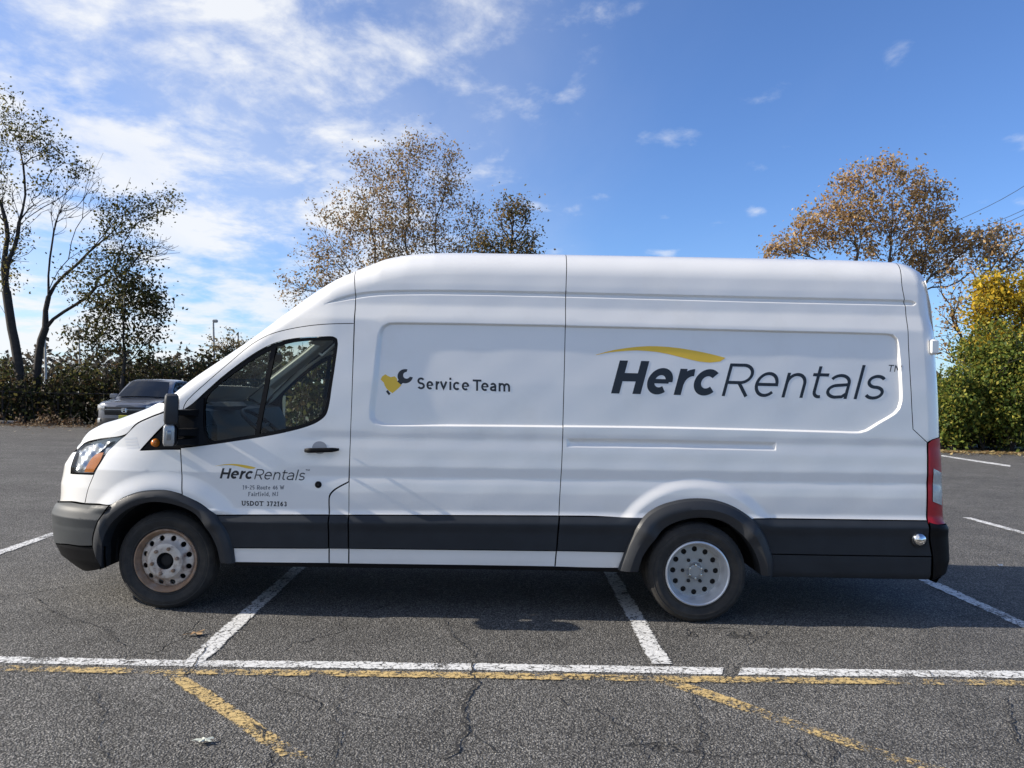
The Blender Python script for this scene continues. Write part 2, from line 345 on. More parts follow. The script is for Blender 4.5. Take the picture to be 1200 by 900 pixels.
crack([(960, 860), (980, 880), (972, 899)], .009, 14, .012)
crack([(40, 700), (70, 722), (118, 735), (150, 760)], .008, 15, .014)
# ---------------------------------------------------------------- van: materials
def white_paint():
    m = mat('van_white', (0.81, 0.80, 0.775), 0.34, coat=1.0, coat_rough=0.07, var=0.025, vscale=1.7, var2=(0.72, 0.70, 0.66), v2scale=2.6, v2lo=0.52, v2hi=0.95)
white_paint()
mat('clad_grey', (0.024, 0.028, 0.034), 0.45, spec=0.25, var=0.15, vscale=6, bump=0.05, bscale=500)
mat('flare_grey', (0.026, 0.028, 0.032), 0.48, spec=0.4, var=0.2, vscale=5, bump=0.05, bscale=500)
mat('black_plastic', (0.006, 0.006, 0.007), 0.5, spec=0.16, var=0.2, vscale=9)
mat('black_rubber', (0.010, 0.010, 0.010), 0.7)
mat('void_black', (0.006, 0.006, 0.007), 0.9)
mat('under_dark', (0.018, 0.017, 0.016), 0.85, var=0.3, vscale=7)
mat('tyre', (0.022, 0.021, 0.020), 0.82, var=0.25, vscale=14, var2=(0.055, 0.048, 0.040), v2scale=5, v2lo=0.46, v2hi=0.72, bump=0.15, bscale=150)
mat('steel_rusty', (0.62, 0.56, 0.49), 0.5, metal=0.25, var=0.15, vscale=18, var2=(0.17, 0.085, 0.05), v2scale=13, v2lo=0.50, v2hi=0.72)
mat('rust', (0.34, 0.215, 0.135), 0.8, metal=0.2, var=0.35, vscale=20, var2=(0.40, 0.33, 0.28), v2scale=16)
mat('steel_silver', (0.36, 0.37, 0.37), 0.42, metal=0.45, var=0.06, vscale=12)
mat('steel_bright', (0.66, 0.67, 0.68), 0.30, metal=0.5, var=0.04)
mat('chrome', (0.75, 0.75, 0.74), 0.12, metal=1.0)
mat('decal_black', (0.012, 0.014, 0.019), 0.35)
mat('decal_yellow', (0.84, 0.54, 0.045), 0.38)
mat('decal_grey', (0.10, 0.11, 0.13), 0.5)
mat('decal_white', (0.72, 0.73, 0.74), 0.4)
mat('lamp_red', (0.36, 0.005, 0.009), 0.38, coat=0.0, var=0.1, vscale=30)
mat('lamp_clear', (0.42, 0.42, 0.41), 0.18, coat=1.0, metal=0.35, var=0.12, vscale=60, bump=0.3, bscale=220)
mat('lamp_amber', (0.52, 0.155, 0.010), 0.25, coat=0.4, var=0.15, vscale=30)
mat('head_dark', (0.30, 0.31, 0.32), 0.25, metal=0.6)
mat('bumper_grey', (0.046, 0.050, 0.053), 0.5, spec=0.35, var=0.15, vscale=5)
mat('head_reflector', (0.74, 0.75, 0.75), 0.30, metal=0.5)
mat('trim_grey', (0.42, 0.42, 0.40), 0.7)
mat('dash_dark', (0.018, 0.018, 0.019), 0.65)
mat('seat_cloth', (0.05, 0.05, 0.055), 0.9)
mat('cup_grey', (0.30, 0.31, 0.33), 0.4)
mat('mirror_glass', (0.75, 0.77, 0.80), 0.03, metal=1.0)
glass_mat('side_glass', (0.80, 0.88, 0.84)); glass_mat('wind_glass', (0.82, 0.88, 0.86)); glass_mat('lens_clear', (0.86, 0.88, 0.90))

VW = 1.03                                       # half width; the middle plane of the van is y = VW
def smooth01(t): t = np.clip(t, 0, 1); return t * t * (3 - 2 * t)
def outline(px): return np.array([at(*p) for p in px])
TOP = outline([(96, 518, .5), (106, 509, .55), (124, 501, .58), (144, 494, .58), (165, 488.5, .55), (192, 478, .48), (207, 470, .38), (240, 440.5, .30), (293, 400.5, .27), (327, 373.5, .28), (363, 347.5, .30),
               (393, 328.5, .32), (420, 316, .34), (450, 303.5, .36), (480, 297.5, .36), (510, 295.5, .36), (540, 295.2, .36), (600, 296, .36), (660, 297, .36), (850, 300.6, .36), (1000, 304, .36), (1050, 305.6, .34), (1070, 307.5, .32), (1110, 310, .30)])
def zt(x): return np.interp(x, TOP[:, 0], TOP[:, 2])
FRONT = outline([(113, 668, .5), (92, 657, .5), (76, 644, .5), (70, 631, .5), (68.5, 610, .5), (69.5, 596, .5), (71.5, 589.5, .5), (74.5, 585, .5), (75.4, 576, .5), (75.6, 564, .5), (77.5, 556, .5), (80, 542, .5), (87, 530, .5), (96, 518, .5)])
_o = np.argsort(FRONT[:, 2]); FRONT = FRONT[_o]
def xf(z): return np.interp(z, FRONT[:, 2], FRONT[:, 0])
REAR = outline([(1098, 678, .10), (1110, 672, .10), (1113, 655, .10), (1112, 640, .10), (1110, 618, .10), (1106, 610, .10), (1105.5, 513, .10), (1103.5, 447, .12), (1100.5, 400, .14), (1097.5, 363, .16), (1093.5, 330, .20), (1089, 318, .22), (1082, 311.5, .25)])
_o = np.argsort(REAR[:, 2]); REAR = REAR[_o]
def xr(z): return np.interp(z, REAR[:, 2], REAR[:, 0])
_pz = np.array([(0.20, .060), (.30, .050), (.41, .036), (.60, .026), (.645, .012), (.668, .010), (.735, .034), (.80, .035), (.87, .037), (.93, .042), (.975, .049), (1.045, .046), (1.10, .051), (1.17, .055), (1.24, .063), (1.30, .063), (1.65, .085), (2.00, .118), (2.09, .126), (2.20, .160), (2.25, .166), (2.36, .178), (2.50, .205), (2.9, .30)])
_zt = np.arange(0, 3.0, .002); _pt = np.interp(_zt, _pz[:, 0], _pz[:, 1])
_k = np.exp(-0.5 * (np.arange(-30, 31) * .002 / .011) ** 2); _k /= _k.sum()
_pt = np.convolve(np.pad(_pt, 30, mode='edge'), _k, 'valid')
def zprime(x, z): return z - np.interp(z, [.65, 1.27, 2.0, 2.5], [.009, .0035, -.003, -.001]) * (x - 2.4)
FEATURES = []                                   # functions (x, z) -> added inset, filled in once the outlines exist
def I0(x, z):
    zp = zprime(x, z); y = np.interp(zp, _zt, _pt)
    cab = smooth01((1.15 - x) / .5)              # the cab is plainer than the cargo body
    yc = np.interp(zp, [0, .3, .60, .66, .75, 1.0, 1.3, 1.65, 2.0, 2.6], [.06, .05, .026, .012, .032, .030, .058, .10, .165, .29]); y = y * (1 - cab) + yc * cab
    rz = np.interp(x, [-.9, -.3, .1, .9, 1.4], [.10, .11, .12, .14, .20]); ry = np.interp(x, [-.9, -.3, .1, .9, 1.4], [.16, .15, .08, .12, .21])
    s = np.clip(1 - (zt(x) - z) / rz, 0, 1); y = y + ry * (1 - np.sqrt(1 - (.985 * s) ** 2))
    L_ = .85; s = np.clip((xf(z) + L_ - x) / L_, 0, 1); y = y + .55 * (1 - np.sqrt(1 - (.985 * s) ** 2.2))
    s = np.clip((x - xr(z) + .13) / .13, 0, 1); y = y + .12 * (1 - np.sqrt(1 - (.985 * s) ** 2))
    return y
def I(x, z):
    x = np.asarray(x, float); z = np.asarray(z, float); y = I0(x, z)
    for fn in FEATURES: y = y + fn(x, z)
    return y
def on_side(u, v, it=14):
    """point of the van's near side seen at a pixel"""
    y = .04
    for _ in range(it):
        p = at(u, v, y); y = .5 * y + .5 * float(np.clip(I0(p[0], p[2]), -.05, .7))
    return at(u, v, y)
def xz(px):
    """pixel outline -> (x, z) points + 'free' flags; a third number fixes the depth of a silhouette point"""
    out = []; fl = []
    for p in px:
        q = at(*p) if len(p) == 3 else on_side(*p)
        out.append((q[0], q[2])); fl.append(len(p) == 3)
    return np.array(out), fl
def smooth_poly(P, fl, step=.014, closed=True):
    """Catmull-Rom through the points, sharp where the outline turns sharply"""
    n = len(P); out = []; of = []
    def turn(i):
        a = P[i] - P[i - 1]; b = P[(i + 1) % n] - P[i]; return abs(math.atan2(a[0] * b[1] - a[1] * b[0], a @ b))
    corner = [turn(i) > R_(40) for i in range(n)]
    if not closed: corner[0] = corner[-1] = True
    for i in range(n if closed else n - 1):
        j = (i + 1) % n; p0, p1, p2, p3 = P[i - 1], P[i], P[j], P[(j + 1) % n]
        L_ = np.linalg.norm(p2 - p1); m = max(1, int(L_ / step))
        t1 = (p2 - p0) * L_ / (np.linalg.norm(p2 - p1) + np.linalg.norm(p1 - p0) + 1e-9) if not corner[i] else (p2 - p1)
        t2 = (p3 - p1) * L_ / (np.linalg.norm(p3 - p2) + np.linalg.norm(p2 - p1) + 1e-9) if not corner[j] else (p2 - p1)
        for k in range(m):
            t = k / m; h = (2 * t**3 - 3 * t**2 + 1, t**3 - 2 * t**2 + t, -2 * t**3 + 3 * t**2, t**3 - t**2)
            out.append(h[0] * p1 + h[1] * t1 + h[2] * p2 + h[3] * t2); of.append(fl[i] and fl[j])
    if not closed: out.append(P[-1]); of.append(fl[-1])
    return np.array(out), of
def shrink(P, fl, d):
    a = np.roll(P, 1, 0); b = np.roll(P, -1, 0); t = b - a; t /= np.linalg.norm(t, axis=1)[:, None] + 1e-9
    area = 0.5 * np.sum(P[:, 0] * b[:, 1] - b[:, 0] * P[:, 1]); n = np.stack([-t[:, 1], t[:, 0]], 1) * (1 if area > 0 else -1)
    return P + n * np.array([0 if f else d for f in fl])[:, None]
def inside(Q, P):
    x, y = Q[:, 0], Q[:, 1]; r = np.zeros(len(Q), bool); n = len(P); j = n - 1
    for i in range(n):
        c = ((P[i, 1] > y) != (P[j, 1] > y)) & (x < (P[j, 0] - P[i, 0]) * (y - P[i, 1]) / (P[j, 1] - P[i, 1] + 1e-12) + P[i, 0]); r ^= c; j = i
    return r
def sdist(x, z, P):
    """signed distance to a closed outline, negative inside"""
    Q = np.stack([np.ravel(x), np.ravel(z)], 1); d = np.full(len(Q), 1e9); b = np.roll(P, -1, 0)
    for p, q in zip(P, b):
        e = q - p; t = np.clip(((Q - p) @ e) / (e @ e + 1e-12), 0, 1); d = np.minimum(d, np.hypot(*(Q - p - t[:, None] * e).T))
    return np.where(inside(Q, P), -d, d).reshape(np.shape(x))

# ---- pressed features of the side
REC_B, _ = smooth_poly(*xz([(464, 377.8), (540, 378.6), (600, 379.8), (672, 381), (672, 501), (600, 500.2), (520, 499.6), (446, 499), (437, 497), (432.5, 491), (432, 482), (434.5, 460), (437, 440), (440, 410), (443, 390), (448, 381), (455, 378.2)]), step=.03)
REC_C, _ = smooth_poly(*xz([(652, 381), (760, 383.4), (900, 387), (1036, 390.4), (1047, 392), (1052, 397), (1054.5, 412), (1057, 446), (1057.5, 470), (1055, 479), (1050, 485), (1030, 497), (1016, 505.5), (1008, 507.8), (980, 507.2), (860, 504), (760, 501.8), (652, 500.5)]), step=.03)
RIB, _ = smooth_poly(*xz([(664, 513), (760, 514), (910, 517.5), (910, 528.8), (760, 525.8), (664, 524.5)]), step=.03)
DRIP, _ = smooth_poly(*xz([(380, 356.5), (398, 349), (417, 344), (435, 341.6), (460, 340.2), (530, 340), (660, 342.4), (760, 344.8), (900, 348), (1062, 351.6), (1070, 352.6), (1074, 355.6), (1070, 358.4), (1062, 358), (900, 354.5), (760, 350.8), (660, 348.2), (530, 345.6), (460, 345.8), (435, 347.4), (417, 350)]), step=.03)
def gate(x, z, P, m=.06):
    return (x > P[:, 0].min() - m) & (x < P[:, 0].max() + m) & (z > P[:, 1].min() - m) & (z < P[:, 1].max() + m)
def feat(P, depth, w0, w1, xlo=-9, xhi=9):
    def fn(x, z):
        y = np.zeros(np.shape(x)); g = gate(x, z, P) & (x >= xlo) & (x < xhi)
        if np.any(g): y[g] = depth * smooth01((w1 - sdist(x[g], z[g], P)) / (w1 - w0))
        return y
    return fn
XGAP_BC = on_side(660, 480)[0]
def recess_fn(x, z):
    y = np.zeros(np.shape(x))
    for P, lo, hi in ((REC_B, -9, XGAP_BC), (REC_C, XGAP_BC, 9)):
        g = gate(x, z, P) & (x >= lo) & (x < hi)
        if np.any(g):
            xx, zz_ = x[g], z[g]; w = .014 + .031 * smooth01((REC_B[:, 0].min() + .14 - xx) / .10); y[g] = .019 * smooth01(-sdist(xx, zz_, P) / w)
    return y
FEATURES += [recess_fn, feat(RIB, .012, -.028, 0.0), feat(DRIP, .016, -.014, .003)]
FEATURES.append(lambda x, z: .0008 * (np.sin(x * 7.3 + 2.1 * z) * np.sin(z * 9.1 + .8 * x) + .6 * np.sin(x * 15.7 - 5 * z + 1.0) * np.sin(z * 17.0 + 2)))     # slight waviness of pressed steel
AF = on_side(193, 659); AR = on_side(818, 677)              # axle centres on the side
def blister(cx, cz, r0, r1, h, fade=None):
    def fn(x, z):
        r = np.hypot(x - cx, (z - cz)); y = -h * smooth01((r1 - r) / (r1 - r0))
        return y * smooth01((z - .672) / .05)
    return fn
FEATURES += [blister(0.0, .33, .53, .66, .022), blister(3.75, .35, .575, .66, .015)]

# ---- curves shared by neighbouring panels (target pixels)
F_OUT = [(111, 638), (111, 630), (114, 618), (121, 604), (132, 591), (146, 583), (162, 577), (178, 574.4), (197, 574.4), (212, 578), (236, 589.5), (253, 603), (265, 620), (271.7, 637), (275, 659)]
F_IN = [(123.5, 664), (123, 650), (124, 636.7), (128, 620), (140, 605), (156.7, 594), (176.7, 588), (196.7, 588.7), (216.7, 594), (231.7, 603), (243, 616.7), (255, 638), (260, 658)]
R_OUT = [(724.5, 667), (730.7, 651), (738, 633), (752, 608.4), (770, 594), (791, 587), (812.4, 584.4), (835.5, 586), (858.7, 594), (880, 608.4), (894, 626), (901, 644), (904, 656.4), (903.5, 673)]
R_IN = [(746.7, 668), (752, 651), (762.7, 635), (778.7, 618), (798, 609), (821, 605.8), (844.4, 610), (862, 621), (876.4, 637), (885, 654.7), (889, 672)]
WIN = [(380, 394.6), (390, 394.6), (394.6, 397), (395.5, 403), (392, 430), (388.5, 453), (385, 476), (380.5, 487.5), (367, 496.7), (340, 505), (306.7, 511.7), (273, 517), (240, 521.7), (212.5, 525), (209, 484), (224, 474.5), (232, 467.5), (240, 460), (266.7, 436.7), (300, 413), (323, 401.7), (346.7, 396.5)]
D_TOP = [(415, 379), (387, 379.6), (360, 382), (333, 387), (313, 393.4), (293, 405), (266, 427.5), (240, 450), (222, 466.5), (216.5, 474), (213, 485)]

class Panel: pass
def panel(name, px, m, parent, gap=.0028, extra=None, dx=.03, dz=.0125, holes=(), flange=.02, fixed=None, label=None, raw=None, feats=True):
    """one body panel: a pixel outline laid on the van's side surface, with its own returned edge"""
    if raw is None: P, fl = smooth_poly(*xz(px))
    else: P, fl = raw, [False] * len(raw)
    P = shrink(P, fl, gap); H = []
    for h in holes:
        hp, hf = smooth_poly(*xz(h)); H.append(shrink(hp, hf, -gap))
    lo, hi = P.min(0), P.max(0)
    gx = np.arange(lo[0], hi[0] + dx, dx); gz = np.arange(lo[1], hi[1] + dz, dz)
    Q = np.stack(np.meshgrid(gx, gz), -1).reshape(-1, 2)
    if feats:
        ex = []
        for F in (REC_B, REC_C, RIB, DRIP):
            if np.any(inside(F, P)):
                fp = resample(np.vstack([F, F[:1]]), int(np.linalg.norm(np.diff(F, axis=0), axis=1).sum() / .010))[:-1]
                wide = F is REC_B
                for d in ((-.010, -.004, 0, .002, .004, .006, .008, .010, .012, .014, .018, .024, .030, .036, .041, .046, .052) if wide else (-.010, -.004, -.001, .001, .003, .005, .007, .009, .011, .013, .015, .019, .025)): ex.append(shrink(fp, [False] * len(fp), d))
                Q = Q[np.abs(sdist(Q[:, 0], Q[:, 1], F) - (.018 if wide else .006)) > (.036 if wide else .022)]
        for cx, cz, ra, rb in ((0.0, .33, .52, .67), (3.75, .35, .565, .67)):
            if hi[0] > cx - .6 and lo[0] < cx + .6 and lo[1] < cz + rb and hi[1] > .66:
                for rr_ in np.arange(ra, rb, .009):
                    t_ = np.arange(0, math.pi, .011 / rr_); ex.append(np.stack([cx + rr_ * np.cos(t_), cz + rr_ * np.sin(t_)], 1))
                rq = np.hypot(Q[:, 0] - cx, Q[:, 1] - cz); Q = Q[(rq < ra - .004) | (rq > rb + .002) | (Q[:, 1] < cz)]
        if ex:
            E = np.concatenate(ex); near = np.zeros(len(Q), bool)
            Q = np.concatenate([Q, E])
    keep = inside(Q, P)
    for h in H: keep &= ~inside(Q, h)
    Q = Q[keep]
    for B in [P] + H: Q = Q[np.abs(sdist(Q[:, 0], Q[:, 1], B)) > .0045]
    V = [P]; E = []; n = 0; loops = []
    for B in [P] + H:
        k = len(B); E += [(n + i, n + (i + 1) % k) for i in range(k)]; loops.append((n, k)); n += k
    A = np.concatenate([P] + H + [Q])
    r = delaunay_2d_cdt([Vector(q) for q in A], E, [], 0, 1e-6)
    v2 = np.array([(q.x, q.y) for q in r[0]]); tri = np.array([t for t in r[2] if len(t) == 3])
    c = v2[tri].mean(1); ok = inside(c, P)
    for h in H: ok &= ~inside(c, h)
    tri = tri[ok]
    used = np.unique(tri); idx = -np.ones(len(v2), int); idx[used] = np.arange(len(used)); v2 = v2[used]; tri = idx[tri]
    def Y(x, z): return I(x, z) + (extra(x, z) if extra else 0)
    y = Y(v2[:, 0], v2[:, 1]); e = .002
    nx = (Y(v2[:, 0] + e, v2[:, 1]) - Y(v2[:, 0] - e, v2[:, 1])) / (2 * e); nz = (Y(v2[:, 0], v2[:, 1] + e) - Y(v2[:, 0], v2[:, 1] - e)) / (2 * e)
    nrm = np.stack([nx, -np.ones_like(nx), nz], 1); nrm /= np.linalg.norm(nrm, axis=1)[:, None]
    verts = np.stack([v2[:, 0], y, v2[:, 1]], 1)
    p0, p1, p2 = verts[tri[:, 0]], verts[tri[:, 1]], verts[tri[:, 2]]
    flip = np.cross(p1 - p0, p2 - p0)[:, 1] > 0; tri[flip] = tri[flip][:, ::-1]
    vs = list(map(tuple, verts)); fs = list(map(tuple, tri)); nl = [nrm[i] for t in tri for i in t]
    if flange:
        for B in [P] + H:
            yb = Y(B[:, 0], B[:, 1]); n0 = len(vs); k = len(B)
            vs += [(B[i, 0], yb[i], B[i, 1]) for i in range(k)] + [(B[i, 0], yb[i] + flange, B[i, 1]) for i in range(k)]
            for i in range(k):
                j = (i + 1) % k; fs.append((n0 + i, n0 + j, n0 + k + j, n0 + k + i))
                d = B[j] - B[i]; nn = np.array([d[1], 0, -d[0]]); nn /= np.linalg.norm(nn) + 1e-9; nl += [nn] * 4
    me = mesh(name, vs, fs, smooth=True)
    me.normals_split_custom_set([tuple(map(float, q)) for q in nl])
    o = link(name, me, parent, m); o['_side'] = 1
    if label: o['label'] = label
    return o
def curve_xz(px, step=.02):
    P, fl = xz(px); return smooth_poly(P, fl, step, closed=False)[0]
def resample(P, n):
    d = np.concatenate([[0], np.cumsum(np.linalg.norm(np.diff(P, axis=0), axis=1))]); t = np.linspace(0, d[-1], n)
    return np.stack([np.interp(t, d, P[:, k]) for k in range(P.shape[1])], 1)

van = empty('cargo_van', (2.4, VW, 0)); van_off = Vector((-2.4, -VW, 0))
tag(van, 'white high roof cargo van with grey cladding and yellow and black lettering on its side', 'van')
VAN_SIDE = []
def vp(o, both=False):
    """register a part modelled in world coordinates"""
    o.parent = van; o.location = van_off + o.location
    if both: VAN_SIDE.append(o)
    return o
def vpanel(name, px, m, both=True, **k):
    o = panel(name, px, m, None, **k); return vp(o, both)
GAP_AB = [(417.8, 317, .34), (416.5, 345), (415.4, 379), (413, 446), (410, 530), (409.2, 564), (408.6, 603.4)]
GAP_BC = [(663.3, 297.2, .36), (663, 345), (662.7, 380), (660.6, 470), (658.4, 540), (655.8, 585), (655, 604.4)]
SEAM_D = [(1051.8, 305.8, .34), (1056.5, 330), (1061, 360), (1065, 413), (1068, 466), (1070, 503), (1086.5, 518.5)]
rv = lambda L_: list(reversed(L_))
topB = [(450, 303.5, .36), (480, 297.5, .36), (510, 295.5, .36), (540, 295.2, .36), (600, 296, .36)]
topC = [(760, 298.9, .36), (850, 300.6, .36), (1000, 304, .36)]
BAND = [(255, 603.3), (330, 603.3), (385.5, 603.3), (409, 603.4), (530, 603.8), (655, 604.4), (750, 605.6), (883, 607.3), (985, 608.7), (1086, 610)]
bandxz = np.array([on_side(*p) for p in BAND])
def zband(x): return np.interp(x, bandxz[:, 0], bandxz[:, 2])
def clad_extra(x, z): return -.004 - .012 * smooth01((zband(x) - z) / .055)

vpanel('side_panel', GAP_AB[:1] + topB + GAP_BC + [(530, 603.8)] + rv(GAP_AB)[:-1], 'van_white')
vpanel('rear_quarter_panel', GAP_BC[:1] + topC + SEAM_D + [(1086.3, 560), (1086, 610), (985, 608.7), (884, 607.4)] + rv([p for p in R_OUT if p[1] < 609]) + [(700, 605)] + rv(GAP_BC)[:-1], 'van_white')
vpanel('rear_corner', SEAM_D[:1] + [(1070, 307.8, .30), (1082, 312.5, .25), (1089, 319, .22), (1093.5, 330, .20), (1097.5, 363, .16), (1100.5, 400, .14), (1103.5, 447, .12), (1105.5, 512.5, .10), (1098, 513.5), (1092, 515.5)] + rv(SEAM_D)[:-1], 'van_white', dx=.012)
vpanel('roof_front_cap', [(417.8, 317, .34), (393, 328.7, .32), (363, 347.7, .30), (327, 373.7, .28), (293, 400.7, .27), (240, 440.7, .30), (210, 468, .36), (207.5, 481), (213, 485)] + rv(D_TOP)[1:] + [(416.5, 345)], 'van_white', dx=.02)
vpanel('front_door', D_TOP + [(207.5, 484), (211, 500), (211.7, 526.7), (213, 552), (215.4, 579.6)] + F_OUT[10:12] + [(255, 603.3), (330, 603.3), (385.4, 603.3), (385.4, 583.5), (387, 578.5), (393, 572.7), (408.6, 564.2), (410, 530), (413, 446)], 'van_white', holes=[WIN], dx=.022)
vpanel('fuel_flap', [(409, 565), (394, 573.3), (388, 579), (386.2, 584), (386.2, 603.3), (408.6, 603.4)], 'van_white', gap=.002)
vpanel('front_fender', [(146.7, 510.5), (160.7, 497), (176, 489.5), (190.5, 484), (206, 478), (208.5, 484), (190, 500), (164, 527.8), (190, 526.8), (211.5, 526.7), (212.8, 552), (214.8, 578.6)] + rv(F_OUT[4:10]) + [(115, 590.4), (99.5, 589.8), (103, 574), (110.2, 556.2), (118.3, 541.5), (126.5, 529), (138.5, 517.2)], 'van_white', dx=.016)
vpanel('nose_corner', [(110, 556.2), (103, 574), (99.3, 589.8), (84, 587.6), (74.9, 585.4, .5), (75.4, 576, .5), (75.6, 564, .5), (77.5, 556, .5), (81, 542, .5), (87, 530, .5), (89.8, 529), (86, 538), (83, 548), (82.6, 555), (96, 555.7)], 'van_white', dx=.012)
vpanel('hood_side', [(96, 518.5, .5), (106, 509.5, .55), (124, 501.5, .58), (144, 494.5, .58), (165, 489, .55), (192, 478.5, .48), (205, 471.2, .40), (206, 477), (190.5, 483), (176, 488.6), (160.2, 496.2), (146.3, 509.5), (116, 514.4), (99, 519.4), (90, 527.4)], 'van_white', dx=.016)
vpanel('headlight_housing', [(90, 528), (99, 520.4), (116, 515.2), (146, 510.2), (138.5, 517), (126, 529), (118, 541), (110, 555.3), (96, 555), (83, 554.2), (83.2, 548), (86.2, 538)], 'head_dark', extra=lambda x, z: .035 + 0 * x, dx=.012, flange=0)
vpanel('headlight_lens', [(90, 528), (99, 520.4), (116, 515.2), (146, 510.2), (138.5, 517), (126, 529), (118, 541), (110, 555.3), (96, 555), (83, 554.2), (83.2, 548), (86.2, 538)], 'lens_clear', dx=.012, flange=.012)
vpanel('headlight_reflector', [(92, 533), (101, 524), (118, 518.4), (131, 517), (120, 526), (108, 538), (97, 552), (87.5, 551)], 'head_reflector', extra=lambda x, z: .020 + .018 * np.sin(x * 60) * np.sin(z * 45), dx=.008, flange=.01)
vpanel('turn_signal', [(121, 530), (117, 540), (108.5, 554), (97.5, 553.8), (101, 545), (108, 535), (115, 530.5)], 'lamp_amber', extra=lambda x, z: .010 + 0 * x, dx=.01, flange=.01)
vpanel('front_bumper', [(74.6, 585.6, .5), (84, 587.9), (99.5, 590.1), (115, 590.8), (131.5, 591.2)] + rv(F_OUT[:4]) + [(111, 638.6), (96, 638.6), (80, 636.6), (70, 632, .5), (68.5, 610, .5), (69.5, 596, .5), (71.5, 589.6, .5)], 'bumper_grey', extra=lambda x, z: -.012 - .02 * smooth01((.80 - z) / .1), dx=.012)
vpanel('bumper_valance', [(70.4, 633, .5), (80, 637.4), (96, 639.4), (124.4, 639.4), (125.5, 665), (110, 664.5, .35), (92, 657.6, .5), (76, 645, .5)], 'black_plastic', extra=lambda x, z: -.022 + 0 * x, dx=.012)
# cladding band
vpanel('door_cladding', [(254.5, 603.6), (330, 603.6), (385.4, 603.6), (385.4, 642), (330, 641.8), (273, 641.6)] + rv(F_OUT[11:14]), 'clad_grey', extra=clad_extra)
vpanel('flap_cladding', [(386.2, 603.6), (408.6, 603.7), (408.4, 642.3), (386.2, 642)], 'clad_grey', extra=clad_extra, gap=.002)
vpanel('side_cladding', [(409.4, 603.7), (530, 604.1), (655, 604.7), (654, 616), (651.8, 645), (530, 643.6), (409.2, 642.3)], 'clad_grey', extra=clad_extra)
vpanel('quarter_cladding', [(656, 604.7), (700, 605.3), (754, 606)] + rv(R_OUT[1:4]) + [(732, 646.4), (690, 645.6), (652.6, 645), (655, 616)], 'clad_grey', extra=clad_extra)
vpanel('rear_cladding', [(878, 607.4), (985, 609), (1086.2, 610.3), (1087, 630), (1090.5, 651.5), (985, 650), (903, 648.6), (898, 634), (893, 624)], 'clad_grey', extra=clad_extra)
vpanel('rear_lower_cladding', [(903, 649.2), (985, 650.6), (1090.5, 652.1), (1089, 679.4), (985, 678), (905, 676.4)], 'clad_grey', extra=lambda x, z: -.012 + .05 * smooth01((.36 - z) / .12))
vpanel('rear_bumper', [(1087, 611), (1096, 613.5), (1106.5, 613, .10), (1110, 620, .10), (1112, 640, .10), (1113, 655, .10), (1110, 671, .10), (1100, 677.5), (1089.8, 679.4), (1091.2, 652), (1087.8, 630)], 'black_plastic', extra=lambda x, z: -.020 + 0 * x, dx=.01)
# rocker
vpanel('rocker_strip', [(273.6, 642.2), (330, 642.4), (385.4, 642.6), (385.4, 660), (330, 659.6), (275.6, 659)], 'van_white')
vpanel('rocker_strip', [(386.2, 642.6), (408.4, 642.8), (408.2, 660.6), (386.2, 660)], 'van_white', gap=.002)
vpanel('rocker_strip', [(409.2, 642.8), (530, 644.2), (651.6, 645.6), (650, 664), (530, 662.2), (409, 660.6)], 'van_white')
vpanel('rocker_strip', [(652.4, 645.6), (690, 646.2), (731.5, 647), (726, 665.6), (690, 665.2), (650.8, 664)], 'van_white', gap=.002)
vpanel('sill', [(274, 659.4), (409, 661), (530, 662.6), (650, 664.4), (727, 666.4), (727, 671.6), (650, 669.4), (530, 667.6), (409, 666), (274, 664)], 'black_plastic', extra=lambda x, z: .012 + 0 * x)
# dark inner skin behind the gaps
vpanel('inner_skin', [(412, 323), (450, 312), (490, 304), (660, 304), (1000, 311), (1060, 316), (1080, 330), (1090, 400), (1098, 500), (1100, 600), (1096, 670), (905, 670), (896, 630), (878, 600), (850, 585), (820, 578), (785, 584), (755, 600), (735, 630), (728, 655), (278, 650), (268, 615), (250, 592), (225, 575), (195, 567), (160, 569), (130, 585), (105, 588), (78, 580), (90, 545), (130, 510), (190, 487), (222, 469), (300, 404), (365, 352)],
       'void_black', extra=lambda x, z: .045 + 0 * x, holes=[[(381, 391), (392, 391), (397.5, 394), (399, 403), (395, 430), (391.5, 453), (388, 478), (383, 490), (368, 500), (340, 509), (306.7, 515.5), (273, 521), (240, 525), (216, 527), (211, 486), (230, 464), (240, 455.5), (266.7, 432), (300, 409), (322, 397.6), (346, 392.6)]], dx=.05, dz=.04, flange=0, feats=False)
# door window: seal, sail panel, divider, panes
GL1 = [(317, 410.4), (299.5, 419.5), (268, 441.5), (247, 459.2), (240.5, 470), (240, 500), (243, 513), (250, 516.4), (274, 513), (297.5, 509.4)]
GL2 = [(323.5, 405.8), (347, 400.5), (380, 398.6), (388.5, 398.8), (391.6, 401.5), (388, 430), (384.6, 453), (381, 475), (377, 484.6), (365, 493), (339, 501), (303.5, 508.4)]
vpanel('window_surround', WIN, 'black_plastic', holes=[GL1, GL2], extra=lambda x, z: .012 + 0 * x, gap=.001, flange=.02, dx=.02)
vpanel('quarter_glass', GL1, 'side_glass', extra=lambda x, z: .020 + 0 * x, gap=0, flange=0, dx=.03, dz=.03)
vpanel('door_glass', GL2, 'side_glass', extra=lambda x, z: .022 + 0 * x, gap=0, flange=0, dx=.03, dz=.03)
vpanel('cowl_trim', [(165, 527.2), (190.5, 501), (208, 485), (212, 500), (212, 526)], 'black_plastic', extra=lambda x, z: .008 + 0 * x, dx=.015)

